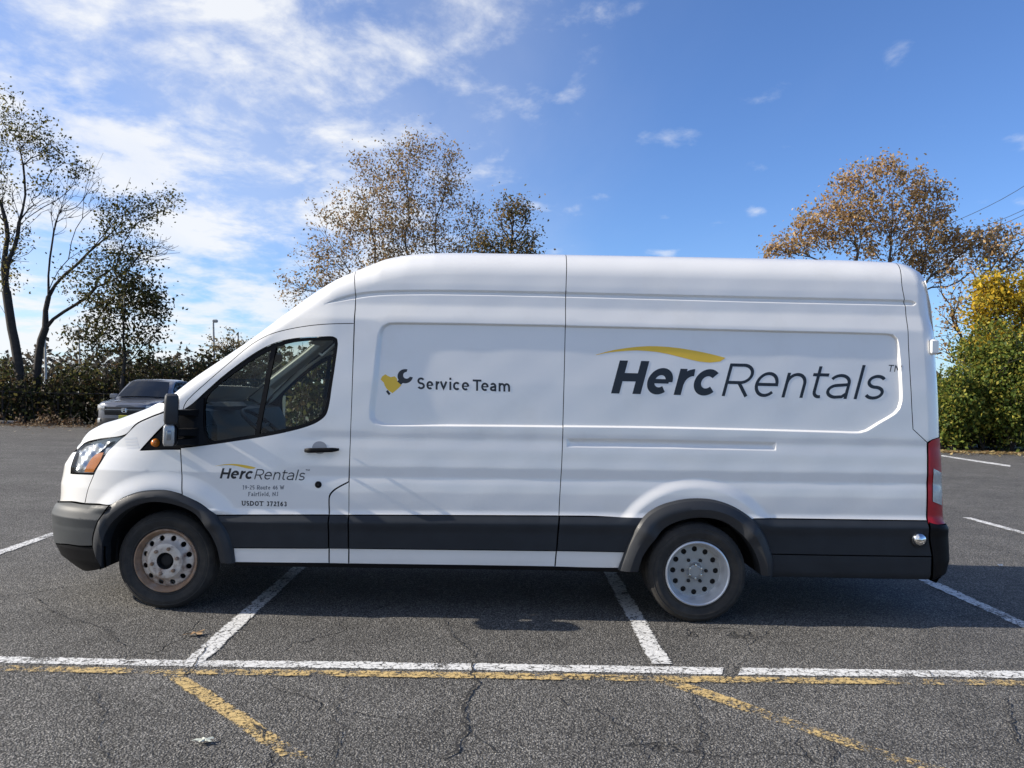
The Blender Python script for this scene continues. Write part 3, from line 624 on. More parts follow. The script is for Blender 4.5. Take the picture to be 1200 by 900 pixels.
# wheel-arch flares and wells
def flare(name, po, pi, bulge, m='flare_grey', n=70):
    O = resample(curve_xz(po), n); N_ = resample(curve_xz(pi), n); vs = []; M_ = 9
    for i in range(n):
        o, q = O[i], N_[i]; d = (q - o) / np.linalg.norm(q - o); y0 = I0(o[0], o[1]) - (.020 if bulge > .03 else .012); y1 = y0
        prof = [(-.006, .012), (-.004, -.004), (.02, -.012), (.08, -.4 * bulge - .012), (.30, -.85 * bulge - .012), (.52, -bulge - .012), (.60, -.93 * bulge - .012), (.97, -.55 * bulge - .010), (1.0, -.45 * bulge), (1.0, .10)]
        M_ = len(prof); w = np.linalg.norm(q - o)
        for t, dy in prof:
            p = o + d * (t * w if abs(t) > .01 else t); vs.append((p[0], y0 + (y1 - y0) * max(0, min(1, t)) * .0 + dy, p[1]))
    fs = [(i * M_ + k, (i + 1) * M_ + k, (i + 1) * M_ + k + 1, i * M_ + k + 1) for i in range(n - 1) for k in range(M_ - 1)]
    for e, s in ((0, 1), (n - 1, -1)):
        c = [e * M_ + k for k in range(M_)]; fs.append(tuple(c[::s]))
    o = link(name, mesh(name, vs, fs, angle=28), None, m); return vp(o, True)
flare('wheel_arch', F_OUT, F_IN, .026); flare('wheel_arch', R_OUT, R_IN, .042)
def well(pi, y0, y1):
    C_ = resample(curve_xz(pi), 40); vs = []; fs = []; n = 40
    c = C_.mean(0)
    for p in C_:
        q = c + (p - c) * 1.04
        vs += [(q[0], y0, q[1]), (q[0], y1, q[1])]
    fs = [(2 * i, 2 * i + 2, 2 * i + 3, 2 * i + 1) for i in range(n - 1)]; fs.append(tuple(2 * i + 1 for i in range(n)))
    o = link('wheel_well', mesh('wheel_well', vs, fs), None, 'void_black'); vp(o, True)
well(F_IN, .045, .62); well(R_IN, .045, .80)

# ---- panels across the van: roof, windscreen, bonnet, nose, rear doors
def edge_curve(x0, x1, n):
    xs_ = np.linspace(x0, x1, n); zs = zt(xs_) - .0005; return np.stack([xs_, I(xs_, zs), zs], 1)
def across(name, E, m, bulge, t0=0.0, t1=1.0, nt_=24, off=0.0):
    """surface from a near edge curve to its mirror image, crowned in the direction bulge"""
    vs = []; b = np.array(bulge, float); n = len(E)
    for p in E:
        q = np.array([p[0], 2 * VW - p[1], p[2]])
        for k in range(nt_ + 1):
            t = t0 + (t1 - t0) * k / nt_; c = 1 - abs(2 * t - 1) ** 2.6
            vs.append(p + (q - p) * t + b * c + np.array([0, 0, off]))
    w = nt_ + 1
    o = link(name, mesh(name, vs, [(i * w + k, (i + 1) * w + k, (i + 1) * w + k + 1, i * w + k + 1) for i in range(n - 1) for k in range(nt_)], smooth=True), None, m)
    return vp(o)
xA, xD = TOP[12, 0] + .005, TOP[21, 0]
across('roof_panel', edge_curve(xA, xD, 60), 'van_white', (0, 0, .035))
across('rear_roof_edge', edge_curve(xD + .004, xr(2.45), 6), 'van_white', (0, 0, .03))
xw0, xw1 = TOP[7, 0] - .10, TOP[10, 0] - .04
across('roof_cap', edge_curve(xw1 + .004, xA - .004, 20), 'van_white', (-.02, 0, .035))
Ew = edge_curve(xw0, xw1, 24)
across('windscreen', Ew, 'wind_glass', (-.035, 0, .012), .05, .95)
across('windscreen_pillar', Ew, 'van_white', (-.035, 0, .012), 0, .05, 3); across('windscreen_pillar', Ew, 'van_white', (-.035, 0, .012), .95, 1, 3)
across('hood', edge_curve(xf(9) + .01, xw0, 30), 'van_white', (-.03, 0, .012))
def nose(name, z0, z1, m, bul, off=0.0):
    zs = np.linspace(z0, z1, 14); xs_ = xf(zs) + .002; E_ = np.stack([xs_ - off, I(xs_, zs), zs], 1); return across(name, E_, m, (-bul, 0, 0))
zb0, zb1 = FRONT[:, 2].min(), FRONT[:, 2].max()
zbt = at(74.6, 585.4, .5)[2]; zbl = at(70, 632.5, .5)[2]
nose('bumper_valance_front', zb0, zbl - .002, 'black_plastic', .03, .002); nose('bumper_front', zbl, zbt - .002, 'bumper_grey', .035, .002); nose('grille', zbt, zb1 - .09, 'black_plastic', .05); nose('hood_lip', zb1 - .088, zb1, 'van_white', .05)
def rear_face(name, z0, z1, m, y0, y1):
    zs = np.linspace(z0, z1, 10); vs = []
    for z in zs:
        x = xr(z) - .004 - .05 * max(0, (z - 2.2) / .26); vs += [(x, y0, z), (x, y1, z)]
    o = link(name, mesh(name, vs, [(2 * i, 2 * i + 1, 2 * i + 3, 2 * i + 2) for i in range(9)]), None, m); return vp(o)
ztl = at(1105, 612, .1)[2]; zth = zt(xr(2.5)) - .02
rear_face('rear_door', ztl, 2.46, 'van_white', .20, VW - .003); rear_face('rear_door', ztl, 2.46, 'van_white', VW + .003, 2 * VW - .20)
rear_face('rear_bumper_face', .28, ztl - .003, 'black_plastic', .10, 2 * VW - .10)
# ---- lamps, handle, small fittings
vpanel('tail_lamp', [(1087, 519.4), (1091, 516), (1096, 514), (1105.5, 512.8, .10), (1105.5, 550, .10), (1105, 612.5, .10), (1099, 614.4), (1092.5, 615.2), (1086.8, 613)], 'lamp_red', extra=lambda x, z: -.010 + 0 * x, dx=.008, gap=.001)
vpanel('reverse_lens', [(1092.6, 549), (1103, 554.6), (1102.6, 592), (1091.8, 587.4)], 'lamp_clear', extra=lambda x, z: -.015 + 0 * x, dx=.008, gap=0, flange=.008)
def small(px, y_off, shape): pass
p = on_side(373, 568); b = MB(); b.lathe([(0, -.010), (.012, -.011), (.022, -.008), (.025, .004)], 28, (p[0], I(p[0], p[2]), p[2])); o = vp(b.build('door_lock', 'black_plastic', None, angle=30))
b = MB(); b.lathe([(0, -.014), (.009, -.013), (.010, -.008)], 20, (p[0], I(p[0], p[2]), p[2])); vp(b.build('lock_cylinder', 'under_dark', None, angle=30))
def bar_loft(name, secs, m, n=16):
    """rounded bar through sections (centre, half height, half depth)"""
    vs = []; fs = []
    for c, hz, hy in secs:
        for k in range(n):
            t = 2 * math.pi * k / n; cx, sy = math.cos(t), math.sin(t)
            vs.append((c[0], c[1] + hy * math.copysign(abs(cx) ** .6, cx), c[2] + hz * math.copysign(abs(sy) ** .6, sy)))
    for i in range(len(secs) - 1):
        for k in range(n): fs.append((i * n + k, i * n + (k + 1) % n, (i + 1) * n + (k + 1) % n, (i + 1) * n + k))
    fs.append(tuple(range(n))); fs.append(tuple((len(secs) - 1) * n + k for k in range(n)))
    return link(name, mesh(name, vs, fs, angle=40), None, m)
h0, h1 = on_side(357.5, 527.6), on_side(397.5, 526.6); secs = []
for k in range(13):
    t = k / 12; q = h0 + (h1 - h0) * t; e = min(t, 1 - t) / .14; e = min(1, e)
    yy = I(q[0], q[2]); secs.append((np.array([q[0], yy - .012 - .030 * smooth01(e), q[2]]), .012 + .006 * e - .003 * t, .008 + .006 * e))
ha = vp(bar_loft('door_handle', secs, 'black_plastic'), True)
q = on_side(374, 526); cup = []
for k in range(28): cup.append((374.5 + 8.6 * math.cos(2 * math.pi * k / 28), 524.5 + 7.4 * math.sin(2 * math.pi * k / 28)))
vpanel('handle_cup', cup, 'cup_grey', extra=lambda x, z: -.0015 + 0 * x, gap=0, dx=.01, flange=0)
# round marker lamp on the rear cladding
p = on_side(1075, 631.3); yb = I(p[0], p[2]) - .016
b = MB(); b.lathe([(0, -.046), (.02, -.044), (.036, -.036), (.045, -.022), (.050, -.004), (.054, 0)], 32, (p[0], yb, p[2])); vp(b.build('marker_lamp', 'chrome', None, smooth=True))
b = MB(); b.lathe([(.050, -.006), (.060, -.006), (.062, .006)], 32, (p[0] + .004, yb, p[2])); vp(b.build('marker_lamp_ring', 'black_rubber', None, angle=30))
# rear door hinge on the corner
p = at(1095, 406, .12); b = MB(); b.box(p[0] - .030, p[0] + .022, p[1] - .022, p[1] + .06, p[2] - .058, p[2] + .050, .012); vp(b.build('rear_door_hinge', 'van_white', None, angle=30), True)
p = at(1109, 630, .08); b = MB(); b.box(p[0] - .02, p[0] + .015, p[1], p[1] + .2, p[2] - .05, p[2] + .03, .012); vp(b.build('bumper_reflector', 'lamp_clear', None, angle=30), True)
# amber repeater in the cowl trim
p = on_side(182, 519); b = MB(); y_ = I(p[0], p[2]); b.lathe([(0, -.026), (.014, -.024), (.025, -.014), (.030, .004)], 28, (p[0], y_, p[2])); vp(b.build('side_repeater', 'lamp_amber', None, smooth=True), True)
# ---- door mirror on two long arms, turned in towards the driver
mc = at(200.5, 494, -.25); tt = np.array([-.42, .91, 0]); nn_ = np.array([.91, .42, 0]); kk = np.array([.015, 0, 1.0])
def mbox(name, a0, a1, n0, n1, z0, z1, m, tap=.85, rnd=.3, seg=20, parent=None):
    """rounded housing: a along the mirror's width, n along its depth"""
    vs = []; fs = []; lev = [(0, .72), (.06, .90), (.15, 1), (.8, 1.0), (.93, .93), (1, .70)]
    for f_, s in lev:
        z = z0 + (z1 - z0) * f_; ca, cn = (a0 + a1) / 2, (n0 + n1) / 2; ha_, hn = (a1 - a0) / 2, (n1 - n0) / 2
        for k in range(seg):
            t = 2 * math.pi * k / seg; ct, st = math.cos(t), math.sin(t)
            aa = ca + ha_ * s * math.copysign(abs(ct) ** rnd, ct); n2 = cn + hn * s * math.copysign(abs(st) ** rnd, st)
            vs.append(mc + tt * aa + nn_ * n2 + kk * z)
    for i in range(len(lev) - 1):
        for k in range(seg): fs.append((i * seg + k, i * seg + (k + 1) % seg, (i + 1) * seg + (k + 1) % seg, (i + 1) * seg + k))
    fs.append(tuple(range(seg))); fs.append(tuple((len(lev) - 1) * seg + k for k in range(seg)))
    return link(name, mesh(name, vs, fs, angle=35), parent, m)
mir = mbox('door_mirror', 0, .21, -.045, .045, -.03, .185, 'flare_grey'); vp(mir, True)
ml = mbox('mirror_lens', 0.004, .10, -.046, .026, -.165, -.022, 'lamp_clear', parent=mir); mb_ = mbox('mirror_lower', .02, .21, -.038, .047, -.165, -.032, 'black_plastic', parent=mir)
ind = mbox('indicator', -.004, .03, -.026, .004, -.125, -.06, 'head_dark', parent=mir)
vs = [mc + tt * a + nn_ * .0475 + kk * z for a, z in ((.02, -.13), (.19, -.13), (.19, .165), (.02, .165))]
mg = link('mirror_glass', mesh('mirror_glass', vs, [(0, 1, 2, 3)]), mir, 'mirror_glass')
for z0, z1, v0 in ((.040, .075, 487), (-.10, -.055, 512), (-.165, -.125, 521)):
    a = mc + tt * .12 + kk * ((z0 + z1) / 2); e = on_side(226, v0); e = np.array([e[0], I(e[0], e[2]) + .02, e[2]]); e[2] = a[2] + .25 * (e[2] - a[2])
    b = MB(); h = (z1 - z0) / 2
    for w in (0,):
        vs = []
        for q_, s in ((a, 1.0), ((a + e) / 2, 1.0), (e, 1.5)):
            for dx_, dz_ in ((-.05, -h), (.05, -h), (.05, h), (-.05, h)): vs.append((q_[0] + dx_, q_[1], q_[2] + dz_ * s))
        b.add(vs, [(4 * i + k, 4 * i + (k + 1) % 4, 4 * i + 4 + (k + 1) % 4, 4 * i + 4 + k) for i in range(2) for k in range(4)] + [(0, 1, 2, 3), (8, 9, 10, 11)])
    b.build('mirror_arm', 'black_plastic', mir, angle=30)
vpanel('mirror_sail', [(209, 484.5), (224, 475.5), (233, 468), (239, 466), (239, 505), (246, 519), (239, 521), (213, 524.2), (211, 500)], 'black_plastic', extra=lambda x, z: -.012 + .02 * smooth01((x - on_side(228, 495)[0]) / .1), gap=.001, dx=.012)

# ---- wheels
def disc(name, yfun, r0, r1, holes, m, parent, c, nrad=14, narc=72, inner_open=True):
    """wheel disc with real holes: rings of points, y a function of the radius"""
    A = []; E = []; n = 0
    def ring(cx, cz, r, k):
        nonlocal n
        P = [(cx + r * math.cos(2 * math.pi * i / k), cz + r * math.sin(2 * math.pi * i / k)) for i in range(k)]
        E.extend((n + i, n + (i + 1) % k) for i in range(k)); A.extend(P); n += k; return np.array(P)
    out = ring(0, 0, r1, narc); inn = ring(0, 0, r0, 36) if r0 > 0 else None; hs = [ring(*h, 14) for h in holes]
    for r in np.linspace(r0, r1, nrad + 2)[1:-1]:
        for i in range(narc):
            t = 2 * math.pi * (i + .5 * (int(r * 1000) % 2)) / narc; p = (r * math.cos(t), r * math.sin(t))
            if all(math.hypot(p[0] - h[0], p[1] - h[1]) > h[2] * 1.1 for h in holes): A.append(p)
    rr = delaunay_2d_cdt([Vector(a) for a in A], E, [], 0, 1e-6); v = np.array([(q.x, q.y) for q in rr[0]]); tr = np.array([t for t in rr[2] if len(t) == 3]); ce = v[tr].mean(1)
    ok = np.hypot(*ce.T) < r1
    if r0 > 0: ok &= ~inside(ce, inn)
    for h in hs: ok &= ~inside(ce, h)
    tr = tr[ok]; y = yfun(np.hypot(*v.T)); vs = [(c[0] + a[0], c[1] + yy, c[2] + a[1]) for a, yy in zip(v, y)]; fs = [tuple(t) for t in tr]
    for h in hs + ([inn] if r0 > 0 and inner_open else []):
        k0 = len(vs); k = len(h); yh = yfun(np.hypot(*h.T)); vs += [(c[0] + a[0], c[1] + yy, c[2] + a[1]) for a, yy in zip(h, yh)] + [(c[0] + a[0], c[1] + yy + .012, c[2] + a[1]) for a, yy in zip(h, yh)]
        fs += [(k0 + i, k0 + (i + 1) % k, k0 + k + (i + 1) % k, k0 + k + i) for i in range(k)]
    return link(name, mesh(name, vs, fs, angle=25), parent, m)
def ringpts(n, r, hr, ph=0.0): return [(r * math.cos(2 * math.pi * (i + ph) / n), r * math.sin(2 * math.pi * (i + ph) / n), hr) for i in range(n)]
TYRE = [(.222, .035), (.226, .018), (.235, .010), (.243, .013), (.262, .004), (.285, -.001), (.300, .002), (.303, .0045), (.309, .0045), (.312, .004), (.328, .016), (.338, .030), (.3425, .046), (.344, .060), (.337, .061), (.337, .069), (.345, .070), (.3455, .092), (.338, .093), (.338, .102), (.3455, .103), (.345, .125), (.337, .126), (.337, .134), (.344, .135), (.3425, .149), (.338, .165), (.328, .179), (.309, .191), (.285, .196), (.262, .191), (.235, .185), (.222, .165)]
def wheel(name, c, face, kind, twin=False):
    """c: axle point, face: y of the outer sidewall"""
    w = empty(name, (c[0], face, c[2]))
    b = MB(); b.lathe(TYRE, 72); ty = b.build('tyre', 'tyre', w, angle=22)
    # shoulder lugs so that the tread edge is not a clean turned circle
    b = MB()
    for i in range(64):
        t = 2 * math.pi * i / 64; e1 = np.array([math.cos(t), 0, math.sin(t)]); e2 = np.array([-math.sin(t), 0, math.cos(t)]); vs = []
        for r, y in ((.322, .010), (.341, .034), (.3462, .058), (.334, .058), (.318, .030)):
            for s in (-.0105, .0105): vs.append(e1 * r + e2 * s + np.array([0, y, 0]))
        b.add(vs, [(2 * k, 2 * k + 1, 2 * ((k + 1) % 5) + 1, 2 * ((k + 1) % 5)) for k in range(5)] + [(0, 2, 4, 6, 8), (9, 7, 5, 3, 1)])
    b.build('tread_shoulder', 'tyre', w)
    if twin:
        b = MB(); b.lathe([(r, y + .225) for r, y in TYRE], 48); b.build('inner_tyre', 'tyre', w, angle=22)
    if kind == 'front':
        b = MB(); b.lathe([(.226, .022), (.2225, .009), (.215, .008), (.210, .016), (.204, .030), (.196, .046), (.190, .060), (.190, .13)], 72); b.build('rim', 'rust', w, angle=40)
        yf = lambda r: np.interp(r, [.05, .062, .105, .122, .140, .152, .175, .186, .192], [.010, .004, .002, .006, .030, .040, .046, .052, .064])
        disc('wheel_disc', yf, .060, .1925, ringpts(12, .159, .0195, .5), 'steel_rusty', w, (0, 0, 0))
        b = MB(); b.lathe([(.060, .006), (.060, .06), (.0, .062)], 36); b.build('hub_bore', 'under_dark', w, angle=40)
        b = MB(); b.lathe([(.045, .062), (.040, .035), (.030, .030), (.0, .030)], 24); b.build('hub_cap', 'under_dark', w, angle=40)
        for (px_, pz_, _) in ringpts(6, .090, 1, .22):
            b = MB(); b.lathe([(0, -.020), (.006, -.020), (.0125, -.012), (.0135, .004)], 6, (px_, 0, pz_)); b.build('lug_nut', 'rust', w)
    else:
        b = MB(); b.lathe([(.228, .020), (.2245, .006), (.217, .003), (.211, .007), (.207, .020), (.203, .040), (.198, .046), (.195, .080), (.190, .100), (.182, .112)], 72); b.build('rim', 'steel_bright', w, angle=40)
        yf = lambda r: np.interp(r, [0, .055, .062, .09, .12, .17, .1835], [.100, .100, .112, .112, .112, .115, .113])
        disc('wheel_disc', yf, .0, .183, ringpts(12, .152, .0195, .0), 'steel_silver', w, (0, 0, 0))
        b = MB(); b.lathe([(.052, .100), (.050, .082), (.046, .076), (.036, .074), (.034, .078), (0, .078)], 32); b.build('hub_cap', 'steel_silver', w, angle=30)
        for (px_, pz_, _) in ringpts(6, .047, 1, .5):
            b = MB(); b.lathe([(0, .064), (.008, .065), (.0105, .072), (.011, .10)], 6, (px_, 0, pz_)); b.build('hub_bolt', 'chrome', w)
        for (px_, pz_, _) in ringpts(6, .083, 1, 0):
            b = MB(); b.lathe([(0, .092), (.008, .092), (.0125, .100), (.0135, .113)], 6, (px_, 0, pz_)); b.build('lug_nut', 'under_dark', w)
    b = MB(); b.lathe([(.0, .135), (.17, .135), (.175, .15), (.175, .24), (.0, .24)], 40); b.build('brake_drum', 'under_dark', w, angle=40)
    return vp(w, True)
w1 = wheel('front_wheel', (0, 0, .345), .070, 'front'); w2 = wheel('rear_wheel', (3.75, 0, .345), -.035, 'rear', True)

# ---- underbody
b = MB(); b.box(.50, 3.20, .16, 2 * VW - .16, .34, .52); b.box(4.35, 5.40, .16, 2 * VW - .16, .40, .62); b.box(-.75, -.42, .25, 2 * VW - .25, .30, .6)
b.box(.4, 5.3, .42, .50, .42, .60); b.box(.4, 5.3, 2 * VW - .50, 2 * VW - .42, .42, .60); vp(b.build('chassis', 'under_dark', None))
b = MB(); b.tube([(3.75, .25, .345), (3.75, 2 * VW - .25, .345)], .06, 12); b.tube([(3.75, VW - .16, .345), (3.75, VW + .16, .345)], [.17, .17], 14); vp(b.build('rear_axle', 'under_dark', None))
b = MB(); b.tube([(1.4, 1.25, .36), (3.0, 1.3, .34), (3.5, 1.5, .45), (4.3, 1.5, .45), (5.2, 1.5, .36)], .04, 10); b.tube([(1.9, 1.25, .33), (2.7, 1.28, .33)], .10, 12); vp(b.build('exhaust_pipe', 'rust', None, angle=40))
b = MB(); b.box(-.55, .50, .66, 2 * VW - .66, .30, .95); vp(b.build('engine_bay_sun_block', 'under_dark', None))  # unseen engine-bay box, added to stop sun leaking under the van

# ---- cab interior
zB = on_side(300, 512)[2]
b = MB(); b.box(.36, 1.70, .12, 2 * VW - .12, .55, .62); vp(b.build('cab_floor', 'under_dark', None))
b = MB(); b.box(1.62, 1.66, .30, 2 * VW - .30, .60, 2.25); vp(b.build('bulkhead', 'dash_dark', None))
vs = []
for y in np.linspace(.17, 2 * VW - .17, 9):
    c = 1 - ((y - VW) / (VW - .17)) ** 2
    for x, z in ((-.28 - .06 * c, 1.24), (-.06 - .08 * c, 1.40), (.14, 1.43), (.25, 1.41), (.31, 1.30), (.32, .98), (.32, .80), (.32, .62)): vs.append((x, y, z))
b = MB(); b.add(vs, [(i * 8 + k, i * 8 + k + 1, i * 8 + 8 + k + 1, i * 8 + 8 + k) for i in range(8) for k in range(7)]); vp(b.build('dashboard', 'dash_dark', None, angle=40))
b = MB(); b.box(.14, .34, .36, .74, 1.41, 1.47, .03); vp(b.build('instrument_hood', 'dash_dark', None, angle=40))
cw = np.array([.52, .55, 1.29]); ax = np.array([.62, 0, .78]); e1 = np.array([0, 1.0, 0]); e2 = np.cross(ax, e1)
b = MB(); pts = [cw + .19 * (math.cos(t) * e1 + math.sin(t) * e2) for t in np.linspace(0, 2 * math.pi, 33)]; b.tube(pts, .016, 8, False)
for t in (0.1, math.pi - .1, -math.pi / 2): b.tube([cw - ax * .02, cw + .185 * (math.cos(t) * e1 + math.sin(t) * e2)], .014, 6)
b.tube([cw - ax * .035, cw + ax * .005], .06, 12); vp(b.build('steering_wheel', 'black_plastic', None, angle=40))
for yc in (.52, 1.54):
    s = empty('seat', (1.05, yc, 0)); tag(s)
    b = MB(); b.box(-.12, .36, -.24, .24, .78, .95, .05); b.build('seat_cushion', 'seat_cloth', s, angle=40)
    b = MB(); b.box(-.04, .08, -.24, .24, 0, .60, .045); o = b.build('seat_back', 'seat_cloth', s, angle=40); o.location = (.34, 0, .88); o.rotation_euler = (0, R_(14), 0)
    b = MB(); b.box(-.04, .05, -.13, .13, .0, .17, .03); o = b.build('headrest', 'seat_cloth', s, angle=40); o.location = (.52, 0, 1.50); o.rotation_euler = (0, R_(10), 0); vp(s)
# pale pillar trims and grab handles inside the cab
E_ = edge_curve(xw0 + .05, xw1 + .05, 16); vs = []
for p_ in E_:
    vs += [(p_[0] + .06, p_[1] + .05, p_[2] - .02), (p_[0] + .02, p_[1] + .13, p_[2] + .0), (p_[0] + .10, p_[1] + .055, p_[2] - .05)]
b = MB(); b.add(vs, [(3 * i + k, 3 * i + (k + 1) % 3, 3 * i + 3 + (k + 1) % 3, 3 * i + 3 + k) for i in range(15) for k in range(3)]); vp(b.build('pillar_trim', 'trim_grey', None, smooth=True), True)
q0, q1 = E_[8], E_[12]; b = MB(); pts = [q0 + (.10, .06, -.05), q0 + (.14, .11, -.07), (q0 + q1) / 2 + (.14, .115, -.07), q1 + (.14, .11, -.07), q1 + (.10, .06, -.05)]; b.tube(pts, .014, 8); vp(b.build('grab_handle', 'trim_grey', None, angle=50), True)
b = MB(); b.box(1.0, 1.60, .42, 2 * VW - .42, 2.20, 2.23); vp(b.build('headliner', 'trim_grey', None))
b = MB(); b.box(.44, .48, VW - .14, VW + .14, 1.80, 1.88, .015); b.tube([(.46, VW, 1.84), (.47, VW, 1.94)], .012, 6); vp(b.build('rear_view_mirror', 'black_plastic', None, angle=40))
for yc in (.62, 1.44):
    b = MB(); b.box(0, .24, -.2, .2, 0, .022, .008); o = b.build('sun_visor', 'trim_grey', None, angle=40); o.location = (.68, yc, 1.97); o.rotation_euler = (0, R_(-28), 0); vp(o)

# ---- lettering
def arc(cx, cy, rx, ry, a0, a1, n=None):
    n = n or max(5, int(abs(a1 - a0) / 9)); return [(cx + rx * math.cos(R_(a0 + (a1 - a0) * i / n)), cy + ry * math.sin(R_(a0 + (a1 - a0) * i / n))) for i in range(n + 1)]
def glyph(ch, W, H, s):
    """strokes of a letter whose ink fills a box W x H with stroke width s; returns open or closed polylines"""
    h = s / 2; l, r, b, t = h, W - h, h, H - h; mx, my = W / 2, H / 2; rx, ry = (W - s) / 2, (H - s) / 2
    G = []
    if ch == 'H': G = [[(l, 0), (l, H)], [(r, 0), (r, H)], [(l, my), (r, my)]]
    elif ch == 'T': G = [[(0, t), (W, t)], [(mx, 0), (mx, t)]]
    elif ch == 'L': G = [[(l, H), (l, b), (W, b)]]
    elif ch == 'F': G = [[(l, 0), (l, t), (W, t)], [(l, my), (W * .85, my)]]
    elif ch == 'l' or ch == '1': G = [[(mx, 0), (mx, H)]] + ([[(mx, t), (mx - W * .35, t - H * .14)]] if ch == '1' else [])
    elif ch == 'i': G = [[(mx, 0), (mx, H * .70)], [(mx, H * .84), (mx, H * .84 + s * 1.15)]]
    elif ch == 'N': G = [[(l, 0), (l, t), (r, b), (r, H)]]
    elif ch == 'M': G = [[(l, 0), (l, t), (mx, H * .3), (r, t), (r, 0)]]
    elif ch == 'W': G = [[(l * .5, H), (W * .27, b), (mx, H * .85), (W * .73, b), (W - l * .5, H)]]
    elif ch == 'v': G = [[(l, H), (mx, b), (r, H)]]
    elif ch == '-': G = [[(0, my), (W, my)]]
    elif ch == ',': G = [[(mx, s * .9), (mx, s * .3), (mx - s * .5, -s * .9)]]
    elif ch == '7': G = [[(0, t), (r, t), (W * .35, 0)]]
    elif ch == '4': G = [[(W * .72, 0), (W * .72, t), (l, H * .32), (W, H * .32)]]
    elif ch in 'oO0': G = [arc(mx, my, rx, ry, 0, 360)]
    elif ch == 'D': G = [[(l, 0), (l, t)] + arc(mx * .8, my, W - h - mx * .8, ry, 90, -90) + [(l, b), (l, 0)]]
    elif ch in 'uU': G = [[(l, H), (l, b + rx * .9)] + arc(mx, b + rx * .9, rx, rx * .9, 180, 360) + [(r, H)]] + ([[(r, b + rx), (r, 0)]] if ch == 'u' else [])
    elif ch == 'J': G = [[(r, H), (r, b + rx)] + arc(mx, b + rx, rx, rx, 0, -150)]
    elif ch in 'cC': G = [arc(mx, my, rx, ry, 44, 316)]
    elif ch == 'e': G = [[(l, my), (r, my)] + arc(mx, my, rx, ry, 0, 318)] if s < .2 * H else [arc(mx, my, rx, ry, -4, 308), [(l, my), (r, my)]]
    elif ch == 'r': G = [[(l, 0), (l, H)], arc(l + (W - l) * .98, t - ry * 1.25, (W - l) * .96, ry * 1.25, 178, 90)]
    elif ch == 'n': G = [[(l, 0), (l, H)], [(l, t - rx * 1.05)] + arc(mx, t - rx * 1.05, rx, rx * 1.05, 180, 0) + [(r, 0)]]
    elif ch == 'm':
        q = (W - s) / 4; G = [[(l, 0), (l, H)], arc(l + q, t - q * 1.3, q, q * 1.3, 180, 0) + [(l + 2 * q, 0)], arc(l + 3 * q, t - q * 1.3, q, q * 1.3, 180, 0) + [(r, 0)]]
    elif ch == 't': G = [[(W * .32, H), (W * .32, b + W * .30)] + arc(W * .32 + W * .30, b + W * .30, W * .30, W * .30, 180, 290), [(0, H * .735), (W * .92, H * .735)]]
    elif ch == 'f': G = [[(W * .42, 0), (W * .42, t - W * .3)] + arc(W * .42 + W * .32, t - W * .3, W * .32, W * .3, 180, 80), [(0, H * .66), (W * .85, H * .66)]]
    elif ch == 'a':
        G = [arc(mx, t - ry * .72, rx, ry * .72, 150, 0) + [(r, 0)], [(r, H * .58)] + arc(W * .46, H * .30, W * .46 - h, H * .30 - h, 90, 270)[0:] + [(r * .8, b + H * .02), (r, H * .22)]]
    elif ch == 'd': G = [[(r, 0), (r, H)], arc(mx, H * .34, rx, H * .34 - h, 0, 360)]
    elif ch == 'R': G = [[(l, 0), (l, t), (W * .55, t)] + arc(W * .55, t - (t - H * .42) / 2, r - W * .55, (t - H * .42) / 2, 90, -90) + [(l, H * .42)], [(W * .52, H * .42), (W - h * 1.2, 0)]]
    elif ch in 'sS':
        q = ry / 2; G = [arc(mx, t - q, rx * .94, q, 28, 180)[0:] + arc(mx, t - q, rx * .94, q, 180, 262)[1:] + arc(mx, b + q, rx, q, 82, -152)[0:]]
    elif ch == '2': G = [arc(mx, t - rx, rx, rx, 160, -38) + [(l, b), (W, b)]]
    elif ch == '3': G = [arc(mx, H * .74, rx * .92, H * .26 - h, 150, -90), arc(mx, H * .27, rx, H * .27 - h + H * .0, 90, -150)]
    elif ch == '5': G = [[(W * .92, t), (W * .22, t), (W * .14, H * .55)] + arc(mx * .96, H * .32, rx, H * .32 - h, 120, -140)]
    elif ch == '6': G = [arc(mx, H * .32, rx, H * .32 - h, 0, 360), arc(W * .95, H * .36, W * .95 - l, t - H * .36, 180, 100)]
    elif ch == '9': G = [arc(mx, H * .68, rx, H * .32 - h, 0, 360), arc(W * .05, H * .64, r - W * .05, H * .64 - h, 0, -80)]
    return G
def thicken(P, s):
    P = [np.array(p, float) for p in P]; out = [P[0]]
    for a, b in zip(P[:-1], P[1:]):
        m = max(1, int(np.linalg.norm(b - a) / max(s * 1.2, 1.0)))
        for k in range(1, m + 1): out.append(a + (b - a) * k / m)
    P = [p for i, p in enumerate(out) if i == 0 or np.linalg.norm(p - out[i - 1]) > 1e-4]; n = len(P); L_ = []; R__ = []
    closed = np.linalg.norm(P[0] - P[-1]) < 1e-3
    for i in range(n):
        a = P[i - 1] if i else (P[-2] if closed else P[0]); c = P[i + 1] if i < n - 1 else (P[1] if closed else P[-1])
        d1 = P[i] - a; d2 = c - P[i]
        d1 = d1 / np.linalg.norm(d1) if np.linalg.norm(d1) > 1e-6 else d2 / np.linalg.norm(d2); d2 = d2 / np.linalg.norm(d2) if np.linalg.norm(d2) > 1e-6 else d1
        n1 = np.array([-d1[1], d1[0]]); n2 = np.array([-d2[1], d2[0]]); m_ = n1 + n2
        if np.linalg.norm(m_) < .2: m_ = n1
        m_ = m_ / np.linalg.norm(m_); k = min(1.7, 1 / max(.3, m_ @ n1)); L_.append(P[i] + m_ * s / 2 * k); R__.append(P[i] - m_ * s / 2 * k)
    return L_, R__
